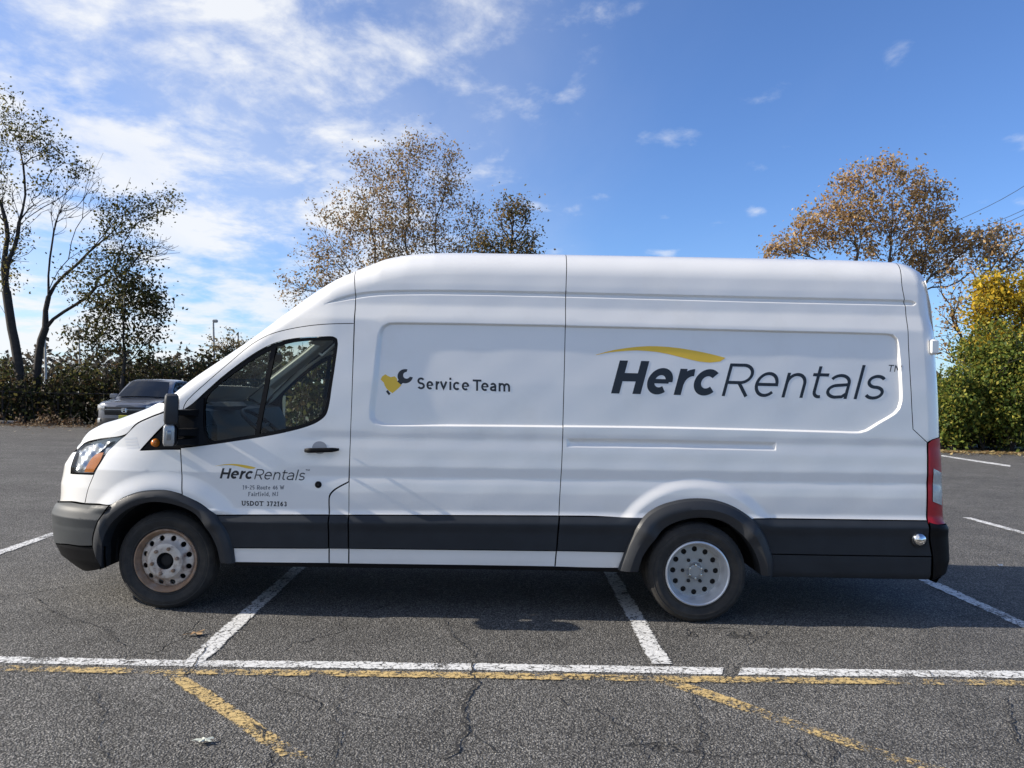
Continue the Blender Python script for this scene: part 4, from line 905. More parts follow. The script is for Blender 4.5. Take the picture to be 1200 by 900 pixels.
class Decal:
    """flat print laid on the van's side: shapes in target pixels"""
    def __init__(s): s.v = []; s.f = []; s.layer = 0
    def _p(s, u, v):
        p = on_side(u, v, 9); return p
    def put(s, px, faces, lift=.0007):
        s.layer += 1; n = len(s.v)
        for u, v in px:
            p = on_side(u, v, 9); y = I(p[0], p[2]) - lift - .00006 * (s.layer % 6); q = at(u, v, y); s.v.append(tuple(q))
        s.f += [tuple(i + n for i in q) for q in faces]
    def stroke(s, P, w, tf):
        L_, R__ = thicken(P, w); k = len(L_); s.put([tf(*p) for p in L_] + [tf(*p) for p in R__], [(i, i + 1, k + i + 1, k + i) for i in range(k - 1)])
    def ribbon(s, A, B):
        k = len(A); s.put(list(A) + list(B), [(i, i + 1, k + i + 1, k + i) for i in range(k - 1)])
    def poly(s, px): s.put(px, [tuple(range(len(px)))])
    def done(s, name, m, label=None):
        o = link(name, mesh(name, s.v, s.f), None, m); vp(o)
        if label: o['label'] = label
        return o
def letters(D, spec, base, shear, stroke, tf, serif=False):
    """spec: (char, x0, x1, height); base(x): baseline y in the drawing's own pixels"""
    for ch, x0, x1, hh in spec:
        st = stroke
        for P in glyph(ch, x1 - x0, hh, st):
            D.stroke([(x, y) for x, y in P], st * (.62 if ch == 'e' and len(P) == 2 else 1), lambda x, y: tf(x0 + x + shear * y, base(x0 + x) - y))
        if serif and ch in 'HTFNDUJR1Wil4rdfuM':
            for P in glyph(ch, x1 - x0, hh, st):
                for e in (P[0], P[-1]):
                    if min(e[1], abs(hh - e[1])) < st * .6: D.stroke([(e[0] - st * 1.05, min(max(e[1], st * .25), hh - st * .25)), (e[0] + st * 1.05, min(max(e[1], st * .25), hh - st * .25))], st * .5, lambda x, y: tf(x0 + x + shear * y, base(x0 + x) - y))
tfB = lambda x, y: (680 + x / 3, 390 + y / 3)
baseB = lambda x: 213 + (x - 108) * .0238
D = Decal(); letters(D, [('H', 108, 212, 116)], baseB, .268, 29, tfB); letters(D, [('e', 224, 312, 93), ('r', 328, 382, 92), ('c', 388, 478, 93)], baseB, .268, 25, tfB); D.done('lettering_bold', 'decal_black', 'bold black lettering HERC in sloping letters')
D = Decal(); letters(D, [('R', 497, 589, 115), ('e', 603, 684, 88), ('n', 707, 781, 87), ('t', 797, 858, 112), ('a', 858, 936, 87), ('l', 960, 972, 120), ('s', 992, 1060, 87)], baseB, .268, 11, tfB)
letters(D, [('T', 1080, 1099, 24), ('M', 1103, 1127, 24)], lambda x: 136.5 + (x - 1080) * .02, .2, 3.4, tfB); D.done('lettering_light', 'decal_black', 'thin black lettering RENTALS with small TM')
SW_U = [(55, 77), (90, 67), (120, 60), (160, 53.5), (200, 49), (235, 47), (270, 47), (310, 49.5), (350, 54), (390, 60.5), (430, 68), (470, 77), (511, 88)]
SW_L = [(55, 78.5), (90, 71), (120, 67), (160, 63.5), (200, 62), (235, 64), (270, 67.5), (310, 75), (350, 85), (390, 95), (420, 101.5), (456, 105), (492, 101)]
D = Decal(); D.ribbon([tfB(*p) for p in SW_U], [tfB(*p) for p in SW_L]); D.done('swoosh', 'decal_yellow')
# small sign on the door
tfD = lambda x, y: (240 + x / 6.43, 530 + y / 6.43)
sc_ = (372 - 115) / 370.0; kx = lambda x: 112 + (x - 108) * .667; baseD = lambda x: 197 + (x - 112) * .0245
D = Decal(); letters(D, [(c, kx(a), kx(b_), h_ * .667) for c, a, b_, h_ in (('H', 108, 212, 116), ('e', 224, 312, 93), ('r', 328, 382, 92), ('c', 388, 478, 93))], baseD, .268, 16.5, tfD); D.done('door_lettering_bold', 'decal_black')
D = Decal(); letters(D, [(c, kx(a), kx(b_), h_ * .667) for c, a, b_, h_ in (('R', 497, 589, 115), ('e', 603, 684, 88), ('n', 707, 781, 87), ('t', 797, 858, 112), ('a', 858, 936, 87), ('l', 958, 974, 120), ('s', 992, 1060, 87))], baseD, .268, 8, tfD)
letters(D, [('T', 758, 770, 12), ('M', 773, 789, 12)], lambda x: 140, .2, 3, tfD); D.done('door_lettering_light', 'decal_black')
mp = lambda p: (kx(p[0]) + 4, 122 + (p[1] - 105) * .62 + (p[0] - 108) * .010)
D = Decal(); D.ribbon([tfD(*mp(p)) for p in SW_U], [tfD(*mp(p)) for p in SW_L]); D.done('door_swoosh', 'decal_yellow')
WID = {'1': .42, '-': .34, ' ': .30, 'i': .26, 'l': .24, ',': .24, 'W': .95, 'M': .9, 'm': .86, 'N': .72, 'D': .74, 'O': .76, 'U': .70, 'R': .68, 'f': .34, 't': .40, 'r': .38, 'J': .42, 'T': .66}
def line(text, x0, x1, H, low='aeorutvcnms'):
    ws = [WID.get(c, .52) for c in text]; g_ = .16; tot = sum(ws) + g_ * (len(text) - 1); k = (x1 - x0) / tot; x = x0; out = []
    for c, w in zip(text, ws):
        if c != ' ': out.append((c, x, x + w * k, H * (.68 if c in low and c != 't' else .92 if c == 't' else 1.0)))
        x += (w + g_) * k
    return out
D = Decal(); letters(D, line('19-25 Route 46 W', 285, 596, 31), lambda x: 280 + (x - 285) * .004, 0, 4.6, tfD, True); letters(D, line('Fairfield, NJ', 328, 551, 31), lambda x: 330, 0, 4.6, tfD, True); D.done('address_lettering', 'decal_grey')
D = Decal(); letters(D, line('USDOT 372163', 279, 617, 36), lambda x: 402 + (x - 279) * .018, 0, 7.5, tfD, True); D.done('dot_number', 'decal_black')
# Service Team
tfS = lambda x, y: (440 + x * .15, 420 + y * .15)
D = Decal(); letters(D, [('S', 326, 386, 92), ('e', 398, 452, 66), ('r', 470, 500, 66), ('v', 502, 562, 66), ('i', 578, 592, 94), ('c', 606, 664, 66), ('e', 674, 732, 66), ('T', 760, 828, 88), ('e', 826, 884, 66), ('a', 894, 944, 66), ('m', 962, 1052, 66)], lambda x: 240 + (x - 326) * .028, 0, 15.5, tfS); D.done('service_lettering', 'decal_black')
D = Decal(); D.poly([tfS(*p) for p in [(40, 165), (52, 140), (78, 124), (95, 136), (120, 146), (150, 140), (166, 155), (172, 178), (202, 210), (172, 240), (132, 272), (112, 258), (88, 238), (72, 212), (66, 190)]]); D.done('badge_hand', 'decal_yellow')
D = Decal()
A_ = [(232 + 60 * math.cos(R_(a)), 139 + 56 * math.sin(R_(a))) for a in np.linspace(-72, -352, 26)]; B_ = [(243 + 27 * math.cos(R_(a)), 132 + 26 * math.sin(R_(a))) for a in np.linspace(-90, -335, 26)]
D.ribbon([tfS(*p) for p in A_], [tfS(*p) for p in B_]); D.poly([tfS(*p) for p in [(170, 180), (196, 152), (226, 180), (200, 206)]]); D.done('badge_wrench', 'decal_black')
D = Decal(); D.poly([tfS(*p) for p in [(82, 258), (96, 246), (118, 276), (104, 288)]]); D.done('badge_cuff', 'decal_black')
# faint torn sticker on the fender
D = Decal()
for v0 in (513, 516.5, 520, 523.5): D.ribbon([(146 + 1.6 * i + (v0 - 513) * .25, v0 - .08 * i) for i in range(10)], [(146 + 1.6 * i + (v0 - 513) * .25, v0 + 2.3 - .08 * i) for i in range(10)])
D.done('sticker', 'decal_white')

# ---- the far side repeats the near one
def copy_tree(o, parent, cb=None):
    c = o.copy(); coll.objects.link(c); c.parent = parent
    for ch in list(o.children): copy_tree(ch, c)
    return c
for o in VAN_SIDE:
    c = copy_tree(o, van); c.location = (o.location[0], -o.location[1], o.location[2]); c.scale = (1, -1, 1)
# ---------------------------------------------------------------- vegetation
def fast_mesh(name, V, F, cols=None):
    """numpy mesh: V (n,3), F (m,k)"""
    me = bpy.data.meshes.new(name); V = np.asarray(V, np.float32); F = np.asarray(F, np.int32); k = F.shape[1]
    me.vertices.add(len(V)); me.vertices.foreach_set('co', V.ravel()); me.loops.add(F.size); me.loops.foreach_set('vertex_index', F.ravel())
    me.polygons.add(len(F)); me.polygons.foreach_set('loop_start', np.arange(len(F), dtype=np.int32) * k); me.polygons.foreach_set('loop_total', np.full(len(F), k, np.int32))
    if cols is not None:
        a = me.color_attributes.new('tint', 'FLOAT_COLOR', 'POINT'); a.data.foreach_set('color', np.asarray(cols, np.float32).ravel())
    me.update(calc_edges=True); me.validate(); return me
def leaf_material():
    m = bpy.data.materials.new('leaf'); m.use_nodes = True; MATS['leaf'] = m; nt = m.node_tree; L = nt.links.new; out = nt.nodes['Material Output']; b = nt.nodes['Principled BSDF']
    at_ = nt.nodes.new('ShaderNodeAttribute'); at_.attribute_name = 'tint'; L(at_.outputs[0], b.inputs['Base Color']); b.inputs['Roughness'].default_value = 0.6; b.inputs['Specular IOR Level'].default_value = 0.25
    tr = nt.nodes.new('ShaderNodeBsdfTranslucent'); L(at_.outputs[0], tr.inputs[0]); mx = nt.nodes.new('ShaderNodeMixShader'); mx.inputs[0].default_value = 0.45
    L(b.outputs[0], mx.inputs[1]); L(tr.outputs[0], mx.inputs[2]); L(mx.outputs[0], out.inputs[0])
leaf_material()
mat('bark', (0.034, 0.029, 0.026), 0.9, var=0.4, vscale=8, bump=0.5, bscale=25)
mat('bark_grey', (0.10, 0.085, 0.072), 0.9, var=0.35, vscale=8)
def leaves(C_, size, pal, r, droop=0.3, ratio=.62):
    """one small folded face per leaf at each centre"""
    n = len(C_); a = r.normal(size=(n, 3)); a[:, 2] -= droop; a /= np.linalg.norm(a, axis=1)[:, None]
    c = r.normal(size=(n, 3)); b = np.cross(a, c); b /= np.linalg.norm(b, axis=1)[:, None] + 1e-9; nn = np.cross(a, b)
    s = size * r.uniform(.55, 1.3, n)[:, None]; w = s * ratio
    V = np.stack([C_ - a * s * .5, C_ - a * s * .05 + b * w * .5 + nn * s * .10, C_ + a * s * .5, C_ - a * s * .05 - b * w * .5 + nn * s * .10], 1).reshape(-1, 3)
    F = np.arange(4 * n).reshape(-1, 4)
    pal = np.asarray(pal, float); k = r.integers(0, len(pal), n); col = pal[k] * r.uniform(.7, 1.3, n)[:, None]
    cols = np.repeat(np.concatenate([col, np.ones((n, 1))], 1), 4, axis=0)
    return V, F, cols
def blob_pts(blobs, n, r, hollow=.5):
    """points inside a set of ellipsoids given as (u, v, ru, rv, depth Y[, depth radius factor])"""
    w = np.array([b[2] * b[3] for b in blobs], float); w /= w.sum(); k = r.choice(len(blobs), n, p=w); out = []
    for i in k:
        u, v, ru, rv, Y = blobs[i][:5]; df = blobs[i][5] if len(blobs[i]) > 5 else .8
        d = r.normal(size=3); d /= np.linalg.norm(d); q = r.random() ** hollow; c = at(u, v, Y); sc = (c[1] - CAM[1]) / FPX
        out.append(c + d * q * np.array([ru * sc, (ru + rv) / 2 * sc * df, rv * sc]))
    return np.array(out)
def grow(trunks, tips, r, bf=.35, seg=.55, wob=.06, up=.25):
    """branch skeleton: trunk polylines first, then each tip is joined to the cheapest node already there"""
    P = []; par = []; pl = []
    for T in trunks:
        T = [np.asarray(t, float) for t in T]
        start = len(P)
        if P:
            d = np.linalg.norm(np.array(P) - T[0], axis=1); p0 = int(d.argmin()) if d.min() < 1.2 else -1
        else: p0 = -1
        P.append(T[0]); par.append(p0); pl.append(pl[p0] if p0 >= 0 else 0)
        for a, b in zip(T[:-1], T[1:]):
            L_ = np.linalg.norm(b - a); m = max(1, int(L_ / seg))
            for i in range(1, m + 1):
                q = a + (b - a) * i / m + (r.normal(size=3) * wob * .5 if i < m else 0); P.append(q); par.append(len(P) - 2); pl.append(pl[-1] + L_ / m)
    base = P[0]; tips = tips[np.argsort(np.linalg.norm(tips - base, axis=1))]; NP = np.array(P); PL = np.array(pl); tip_idx = []
    cap = len(P) + len(tips) * 12; A = np.zeros((cap, 3)); A[:len(P)] = NP; B = np.zeros(cap); B[:len(P)] = PL; n = len(P)
    for t in tips:
        d = A[:n] - t; dist = np.linalg.norm(d, axis=1); cost = dist + bf * B[:n] + up * np.maximum(0, d[:, 2]) ; j = int(cost.argmin()); L_ = dist[j]
        m = max(1, min(10, int(L_ / seg))); prev = j; side = r.normal(size=3) * L_ * .07; side[2] = abs(side[2]) * .4 - L_ * .05 * 0
        for i in range(1, m + 1):
            f = i / m; q = A[j] + (t - A[j]) * f + side * math.sin(math.pi * f) + (r.normal(size=3) * wob if i < m else 0)
            A[n] = q; B[n] = B[prev] + L_ / m; par.append(prev); prev = n; n += 1
        tip_idx.append(prev)
    par = np.array(par); A = A[:n]; kids = np.bincount(par[par >= 0], minlength=n); last = np.zeros(n, int)
    for i in range(n):
        if par[i] >= 0: last[par[i]] = i
    mid_ = np.array([i for i in range(n) if par[i] >= 0 and kids[i] >= 1])
    for _ in range(3):
        B2 = A.copy(); B2[mid_] = A[mid_] * .5 + .25 * (A[par[mid_]] + A[last[mid_]]); A = B2
    return A, par, tip_idx
def wood(P, par, r0, rt, power=.5, rmax=None):
    n = len(P); cnt = np.zeros(n); ch = np.zeros(n, int)
    for i in range(n):
        if par[i] >= 0: ch[par[i]] += 1
    order = range(n - 1, -1, -1)
    for i in order:
        if cnt[i] == 0: cnt[i] = 1
        if par[i] >= 0: cnt[par[i]] += cnt[i]
    mx = cnt.max(); hh_ = (P[:, 2] - P[:, 2].min()) / (np.ptp(P[:, 2]) + 1e-6); rad = (rt + (r0 - rt) * ((cnt - 1) / max(1, mx - 1)) ** power) * (1 - .35 * hh_)
    V = []; F = []; k = 0
    for i in range(n):
        p = par[i]
        if p < 0: continue
        a, b = P[p], P[i]; d = b - a; L_ = np.linalg.norm(d)
        if L_ < 1e-6: continue
        d = d / L_; e = np.array([0, 0, 1.0]) if abs(d[2]) < .9 else np.array([1.0, 0, 0]); e1 = np.cross(d, e); e1 /= np.linalg.norm(e1); e2 = np.cross(d, e1)
        ra = min(rad[p], rad[i] * 1.35); rb = rad[i]; m = 8 if rb > .06 else 4
        t = np.arange(m) * 2 * math.pi / m; cs = np.cos(t)[:, None] * e1 + np.sin(t)[:, None] * e2
        V.append(a + cs * ra - d * ra * .3); V.append(b + cs * rb); F += [(k + q, k + (q + 1) % m, k + m + (q + 1) % m, k + m + q) for q in range(m)]; k += 2 * m
    return np.concatenate(V), np.array(F)
def tree(name, label, base, trunks, blobs, n_tips, n_leaf, size, pal, seed, spread=.22, r0=.22, rt=.010, bf=.35, bark='bark', cat='tree', group=None, hollow=.5, leafblobs=None, power=.5, up=.25):
    r = np.random.default_rng(seed); root = empty(name, tuple(base)); tag(root, label, cat, group); B = np.array(base)
    tips = blob_pts(blobs, n_tips, r, hollow); dd = np.sort(np.linalg.norm(tips[:, None] - tips[None], axis=2), axis=1)[:, min(5, len(tips) - 1)]; tips = tips[dd < np.percentile(dd, 94)]; P, par, ti = grow(trunks, tips, r, bf, up=up)
    V, F = wood(P, par, r0, rt, power); o = link('trunk', fast_mesh('trunk', V - B, F), root, bark)
    if n_leaf:
        src = P[ti] if leafblobs is None else blob_pts(leafblobs, n_tips, r, hollow)
        tw = P[len(P) // 3:]
        wk = r.exponential(size=len(src)) ** 1.35; k = r.choice(len(src), n_leaf, p=wk / wk.sum()); C_ = src[k] + r.normal(size=(n_leaf, 3)) * spread * np.where(r.random(n_leaf) < .2, 1.35, .75)[:, None]
        V, F, c = leaves(C_, size, pal, r); link('crown', fast_mesh('crown', V - B, F, c), root, 'leaf')
    return root
def px(u, v, Y): return at(u, v, Y)
def foot(u, v, Y):
    p = at(u, v, Y); return np.array([p[0], p[1], 0.0])
OLIVE = [(.080, .080, .024), (.14, .12, .030), (.055, .060, .020), (.22, .18, .045)]
DARKGREEN = [(.028, .042, .014), (.040, .055, .018), (.055, .060, .018), (.022, .030, .012)]
BROWN = [(.30, .19, .085), (.36, .24, .11), (.21, .135, .065), (.17, .145, .065), (.42, .30, .16)]
RUST = [(.46, .28, .12), (.52, .35, .17), (.36, .21, .09), (.30, .22, .10), (.56, .41, .24)]
YELLOW = [(.58, .38, .030), (.50, .34, .030), (.42, .33, .040), (.30, .27, .045)]
GREEN = [(.085, .13, .026), (.14, .19, .035), (.050, .080, .020), (.25, .27, .05), (.36, .32, .06)]
YL = lot_edge_y(LE[0]) ; YR = lot_edge_y(RE[0])
# left pair of tall bare-ish trees
YA = YL + 1.6
bA = foot(28, 487, YA)
tree('sparse_tree', 'leaning dark tree at the left edge, thin olive leaves high up', bA,
     [[bA, px(26, 460, YA), px(23, 437, YA), px(14, 378, YA), px(5, 332, YA), px(6, 300, YA), px(7, 288, YA), px(0, 256, YA), px(-8, 210, YA), px(-10, 160, YA)],
      [px(7, 290, YA), px(29, 251, YA - .5), px(53, 229, YA - 1), px(78, 205, YA - 1)], [px(14, 378, YA), px(-20, 330, YA), px(-45, 280, YA)], [px(5, 332, YA), px(24, 270, YA), px(30, 190, YA), px(22, 150, YA)]],
     [(8, 135, 16, 34, YA), (34, 160, 30, 32, YA), (58, 178, 26, 20, YA), (88, 200, 14, 20, YA), (3, 225, 18, 30, YA), (-25, 190, 40, 70, YA), (40, 235, 30, 25, YA), (15, 290, 22, 30, YA)],
     1100, 3800, .125, OLIVE, 11, .24, .19, .009, .3, power=.8, leafblobs=[(8, 135, 16, 34, YA), (34, 160, 30, 30, YA), (58, 178, 26, 18, YA), (88, 200, 14, 18, YA), (2, 225, 14, 26, YA), (-30, 190, 40, 70, YA), (20, 270, 18, 24, YA), (45, 215, 24, 20, YA), (10, 320, 18, 24, YA)])
bB = foot(41, 487, YA + .4); YB = YA + .4
tree('sparse_tree', 'forked dark tree beside the leaning one, limbs reaching right over the small tree', bB,
     [[bB, px(42, 455, YB), px(43, 432, YB), px(50, 378, YB), px(54, 343, YB), px(56, 317, YB), px(59, 267, YB), px(60, 221, YB), px(64, 190, YB)],
      [px(54, 345, YB), px(83, 283, YB - .6), px(93, 251, YB - .8), px(97, 221, YB - .8), px(112, 195, YB - 1), px(121, 179, YB - 1)],
      [px(55, 377, YB), px(77, 364, YB), px(105, 348, YB), px(135, 330, YB - .5), px(160, 306, YB - .5), px(185, 300, YB - .5)],
      [px(57, 339, YB), px(77, 317, YB + .5), px(112, 288, YB + .5), px(149, 267, YB + .5), px(184, 253, YB + .5), px(213, 229, YB + .5)],
      [px(112, 288, YB + .5), px(125, 272, YB), px(141, 240, YB), px(153, 208, YB)], [px(59, 270, YB), px(72, 245, YB), px(76, 225, YB)]],
     [(130, 245, 32, 22, YB), (168, 245, 30, 22, YB), (196, 235, 20, 14, YB), (125, 300, 30, 30, YB), (160, 290, 40, 22, YB), (75, 240, 22, 40, YB), (190, 290, 22, 16, YB), (110, 215, 14, 30, YB)],
     1050, 2900, .125, OLIVE, 12, .26, .165, .009, .3, power=.8, leafblobs=[(122, 245, 18, 18, YB), (150, 240, 22, 20, YB), (172, 246, 24, 18, YB), (198, 234, 18, 12, YB), (145, 265, 34, 24, YB), (120, 300, 36, 28, YB), (90, 330, 24, 24, YB), (160, 300, 30, 20, YB)])
YD = YL + 1.0; bD = foot(143, 488, YD)
tree('small_tree', 'small leafy dark green tree standing behind the parked SUV', bD,
     [[bD, px(144, 450, YD), px(146, 410, YD), px(146, 360, YD), px(150, 320, YD)], [px(144, 450, YD), px(118, 430, YD), px(95, 415, YD)], [px(145, 430, YD), px(170, 405, YD), px(190, 380, YD)]],
     [(140, 365, 58, 50, YD), (150, 325, 38, 34, YD), (186, 355, 22, 32, YD), (110, 395, 36, 26, YD), (160, 405, 34, 22, YD)], 600, 5600, .14, [(.040, .046, .016), (.060, .064, .020), (.11, .095, .024), (.028, .033, .013), (.08, .06, .024)], 13, .24, .10, .008, .3, power=.8)
# middle trees behind the van roof
YE = 29.0; bE = foot(478, 480, YE)
tree('maple_tree', 'tall airy brown leaved tree rising behind the cab roof', bE,
     [[bE, px(478, 440, YE), px(476, 400, YE)], [px(476, 402, YE), px(450, 350, YE), px(440, 300, YE), px(436, 240, YE), px(432, 195, YE)], [px(476, 402, YE), px(480, 340, YE), px(476, 270, YE), px(478, 200, YE), px(480, 155, YE)],
      [px(476, 402, YE), px(506, 340, YE), px(510, 280, YE), px(522, 220, YE), px(532, 185, YE)], [px(455, 360, YE), px(410, 320, YE), px(378, 262, YE), px(366, 235, YE)], [px(500, 350, YE), px(545, 310, YE), px(556, 260, YE)], [px(452, 352, YE), px(400, 350, YE), px(345, 340, YE), px(325, 350, YE)]],
     [(480, 185, 30, 36, YE), (440, 200, 38, 38, YE), (522, 195, 32, 38, YE), (395, 255, 38, 42, YE), (455, 260, 56, 46, YE), (535, 262, 40, 48, YE), (372, 312, 40, 32, YE), (345, 342, 26, 16, YE), (430, 320, 60, 36, YE), (500, 320, 70, 44, YE), (480, 260, 60, 70, YE)],
     1700, 16500, .12, BROWN, 21, .24, .20, .008, .35, bark='bark_grey', power=.75, hollow=.38)
YF = 27.0; bF = foot(600, 480, YF)
tree('oak_tree', 'smaller dark green brown tree to the right of the airy one', bF, [[bF, px(600, 400, YF), px(596, 330, YF), px(600, 280, YF)]], [(600, 250, 26, 24, YF), (578, 282, 30, 18, YF), (618, 282, 24, 18, YF), (560, 290, 20, 12, YF), (600, 300, 40, 24, YF)], 420, 3800, .125, [(.12, .105, .040), (.20, .14, .055), (.085, .080, .032), (.28, .19, .08)], 22, .26, .15, .010)
# right trees
YG = 24.0; bG = foot(1040, 490, YG)
tree('oak_tree', 'broad tree with dense rust brown leaves above the rear of the van', bG,
     [[bG, px(1040, 440, YG), px(1038, 400, YG)], [px(1038, 402, YG), px(1010, 330, YG), px(1000, 270, YG), px(990, 220, YG)], [px(1038, 402, YG), px(1045, 320, YG), px(1045, 250, YG), px(1042, 190, YG)], [px(1038, 400, YG), px(1080, 330, YG), px(1090, 270, YG), px(1100, 225, YG)], [px(1020, 355, YG), px(960, 310, YG), px(930, 285, YG)], [px(1070, 345, YG), px(1125, 300, YG), px(1165, 280, YG)], [px(1075, 340, YG), px(1115, 345, YG), px(1150, 310, YG), px(1192, 300, YG)]],
     [(1042, 194, 18, 16, YG), (1005, 210, 34, 24, YG), (1075, 212, 30, 26, YG), (1000, 245, 44, 30, YG), (1060, 250, 56, 36, YG), (950, 278, 40, 22, YG), (1010, 285, 60, 30, YG), (1085, 280, 44, 36, YG), (1135, 285, 36, 22, YG), (1105, 310, 40, 24, YG), (925, 290, 30, 12, YG), (1105, 235, 14, 22, YG), (905, 294, 24, 8, YG), (1165, 285, 26, 20, YG), (1180, 310, 22, 16, YG), (975, 255, 40, 28, YG)],
     2000, 13500, .132, RUST, 31, .19, .20, .008, .32, bark='bark_grey', power=.75, hollow=.4)
YH = 22.0; bH = foot(1150, 510, YH)
tree('bare_tree', 'nearly bare dark limbed tree between the van and the yellow tree', bH,
     [[bH, px(1148, 470, YH), px(1140, 430, YH)], [px(1140, 432, YH), px(1122, 385, YH), px(1108, 350, YH), px(1090, 330, YH), px(1070, 300, YH)], [px(1140, 432, YH), px(1150, 380, YH), px(1150, 330, YH), px(1165, 290, YH), px(1175, 255, YH)], [px(1122, 385, YH), px(1112, 400, YH), px(1095, 395, YH)], [px(1150, 340, YH), px(1185, 310, YH), px(1205, 280, YH)]],
     [(1115, 360, 22, 40, YH), (1175, 280, 26, 26, YH), (1130, 320, 30, 26, YH), (1200, 290, 20, 26, YH), (1110, 410, 16, 26, YH), (1150, 350, 30, 30, YH)], 340, 900, .13, RUST, 32, .2, .11, .010, .3)
YJ = 20.8; bJ = foot(1172, 515, YJ)
tree('yellow_tree', 'small tree with bright yellow autumn leaves above the green bushes', bJ, [[bJ, px(1170, 450, YJ), px(1168, 400, YJ), px(1165, 350, YJ)]], [(1165, 335, 32, 22, YJ), (1150, 365, 24, 20, YJ), (1188, 350, 24, 34, YJ), (1180, 385, 30, 24, YJ), (1215, 350, 30, 40, YJ), (1160, 392, 36, 26, YJ)], 420, 7000, .14, YELLOW, 33, .20, .10, .010)
k = 0
for u, v, ru, rv, dY, lab, pal in ((1118, 470, 26, 50, 1.0, 'green bush right behind the tail lamp of the van', GREEN), (1152, 445, 32, 72, 1.3, 'tall green bush under the yellow tree', GREEN), (1186, 448, 30, 76, .8, 'bright green bush between the tall one and the right edge', GREEN), (1222, 450, 30, 65, 1.2, 'dark green bush cut off by the right edge of the picture', DARKGREEN), (1165, 412, 38, 36, 2.4, 'pale green bush crown touching the yellow leaves', [(.20, .20, .04), (.34, .29, .05), (.12, .14, .03)])):
    Y = YR + dY; b0 = foot(u, 525, Y); k += 1
    tree('bush', lab, b0, [[b0, px(u, v + rv * .4, Y), px(u + 4, v, Y)], [b0, px(u - ru * .5, v, Y)], [b0, px(u + ru * .5, v + 5, Y)]], [(u, v, ru, rv, Y, .7), (u, v + rv * .35, ru * 1.1, rv * .6, Y, .7)], 420, 7600, .125, pal, 40 + k, .20, .05, .008, cat='bush', group='bushes along the right lot edge', hollow=.38)
# bare shrub beyond the hedge, next to the van's windscreen
YK = YL + 3; b0 = foot(268, 470, YK)
tree('bare_shrub', 'pale twiggy shrub rising above the thicket beside the windscreen', b0, [[b0, px(268, 440, YK), px(266, 410, YK)]], [(262, 405, 24, 13, YK), (284, 408, 20, 14, YK), (270, 392, 10, 6, YK)], 150, 700, .13, [(.20, .17, .08), (.15, .12, .06), (.25, .20, .11)], 51, .2, .06, .009, bark='bark_grey')
# thickets: masses nobody could count
def thicket(name, label, spans, n, size, pal, seed, stems=140):
    r = np.random.default_rng(seed); C_ = []; S = MB()
    for (u0, u1, vt, vb, Y0, depth) in spans:
        m = int(n * (u1 - u0) / sum(s[1] - s[0] for s in spans))
        u = r.uniform(u0, u1, m); f = r.random(m) ** .8; Y = Y0 + r.random(m) * depth
        lump = 4 + 8 * np.sin(u * .075 + seed) + 6 * np.sin(u * .19 + 1.3 * seed) + 4 * np.sin(u * .53); top = np.interp(u, [p[0] for p in vt], [p[1] for p in vt]) + lump - r.exponential(2.5, m)
        for i in range(m):
            p = at(u[i], top[i], Y[i]); z0 = 0.02; z = z0 + (p[2] - z0) * (1 - f[i] * .98); C_.append((p[0], p[1] + r.normal() * .15, z))
        for i in range(int(stems * (u1 - u0) / 400)):
            uu = r.uniform(u0, u1); p = at(uu, np.interp(uu, [q[0] for q in vt], [q[1] for q in vt]) + r.uniform(-6, 25), Y0 + r.random() * depth); b = np.array([p[0] + r.normal() * .3, p[1], 0])
            S.tube([b, (b + p) / 2 + r.normal(size=3) * .12, p], [.02, .014, .006], 4, False)
    V, F, c = leaves(np.array(C_), size, pal, r); o = link(name, fast_mesh(name, V, F, c), None, 'leaf'); tag(o, label, kind='stuff')
    s = link('stems', mesh('stems', S.v, S.f), o, 'bark'); s['kind'] = 'stuff'
THP = [(.030, .040, .014), (.052, .060, .020), (.078, .072, .026), (.088, .058, .030), (.036, .032, .018), (.12, .11, .036)]
thicket('thicket', 'dark tangled thicket along the left edge of the lot', [(-140, 330, [(-140, 425), (0, 428), (60, 436), (110, 425), (190, 420), (240, 416), (290, 410), (330, 405)], 490, YL + .9, 2.6)], 29000, .17, THP, 61, 420)
thicket('thicket', 'dark hedge behind the van seen through its cab windows', [(330, 1110, [(330, 408), (420, 400), (700, 400), (1000, 430), (1110, 440)], 500, YL - 1.5, 2.2), (1060, 1330, [(1060, 440), (1330, 420)], 520, YR + 2.0, 2.0)], 24000, .26, THP, 62, 160)
thicket('undergrowth', 'brown dead stalks and leaf litter at the left lot edge', [(-140, 330, [(-140, 489), (330, 489)], 494, YL - .1, .9)], 3000, .12, [(.12, .075, .045), (.17, .12, .075), (.07, .05, .035), (.20, .16, .11)], 63, 120)
thicket('distant_woods', 'far wooded ridge beyond the thicket', [(-200, 1400, [(-200, 408), (0, 409), (100, 410), (240, 418), (300, 412), (700, 425), (1100, 440), (1400, 440)], 470, 110, 30)], 26000, .9, [(.060, .055, .045), (.075, .062, .045), (.050, .050, .042), (.085, .065, .04)], 64, 0) if True else None
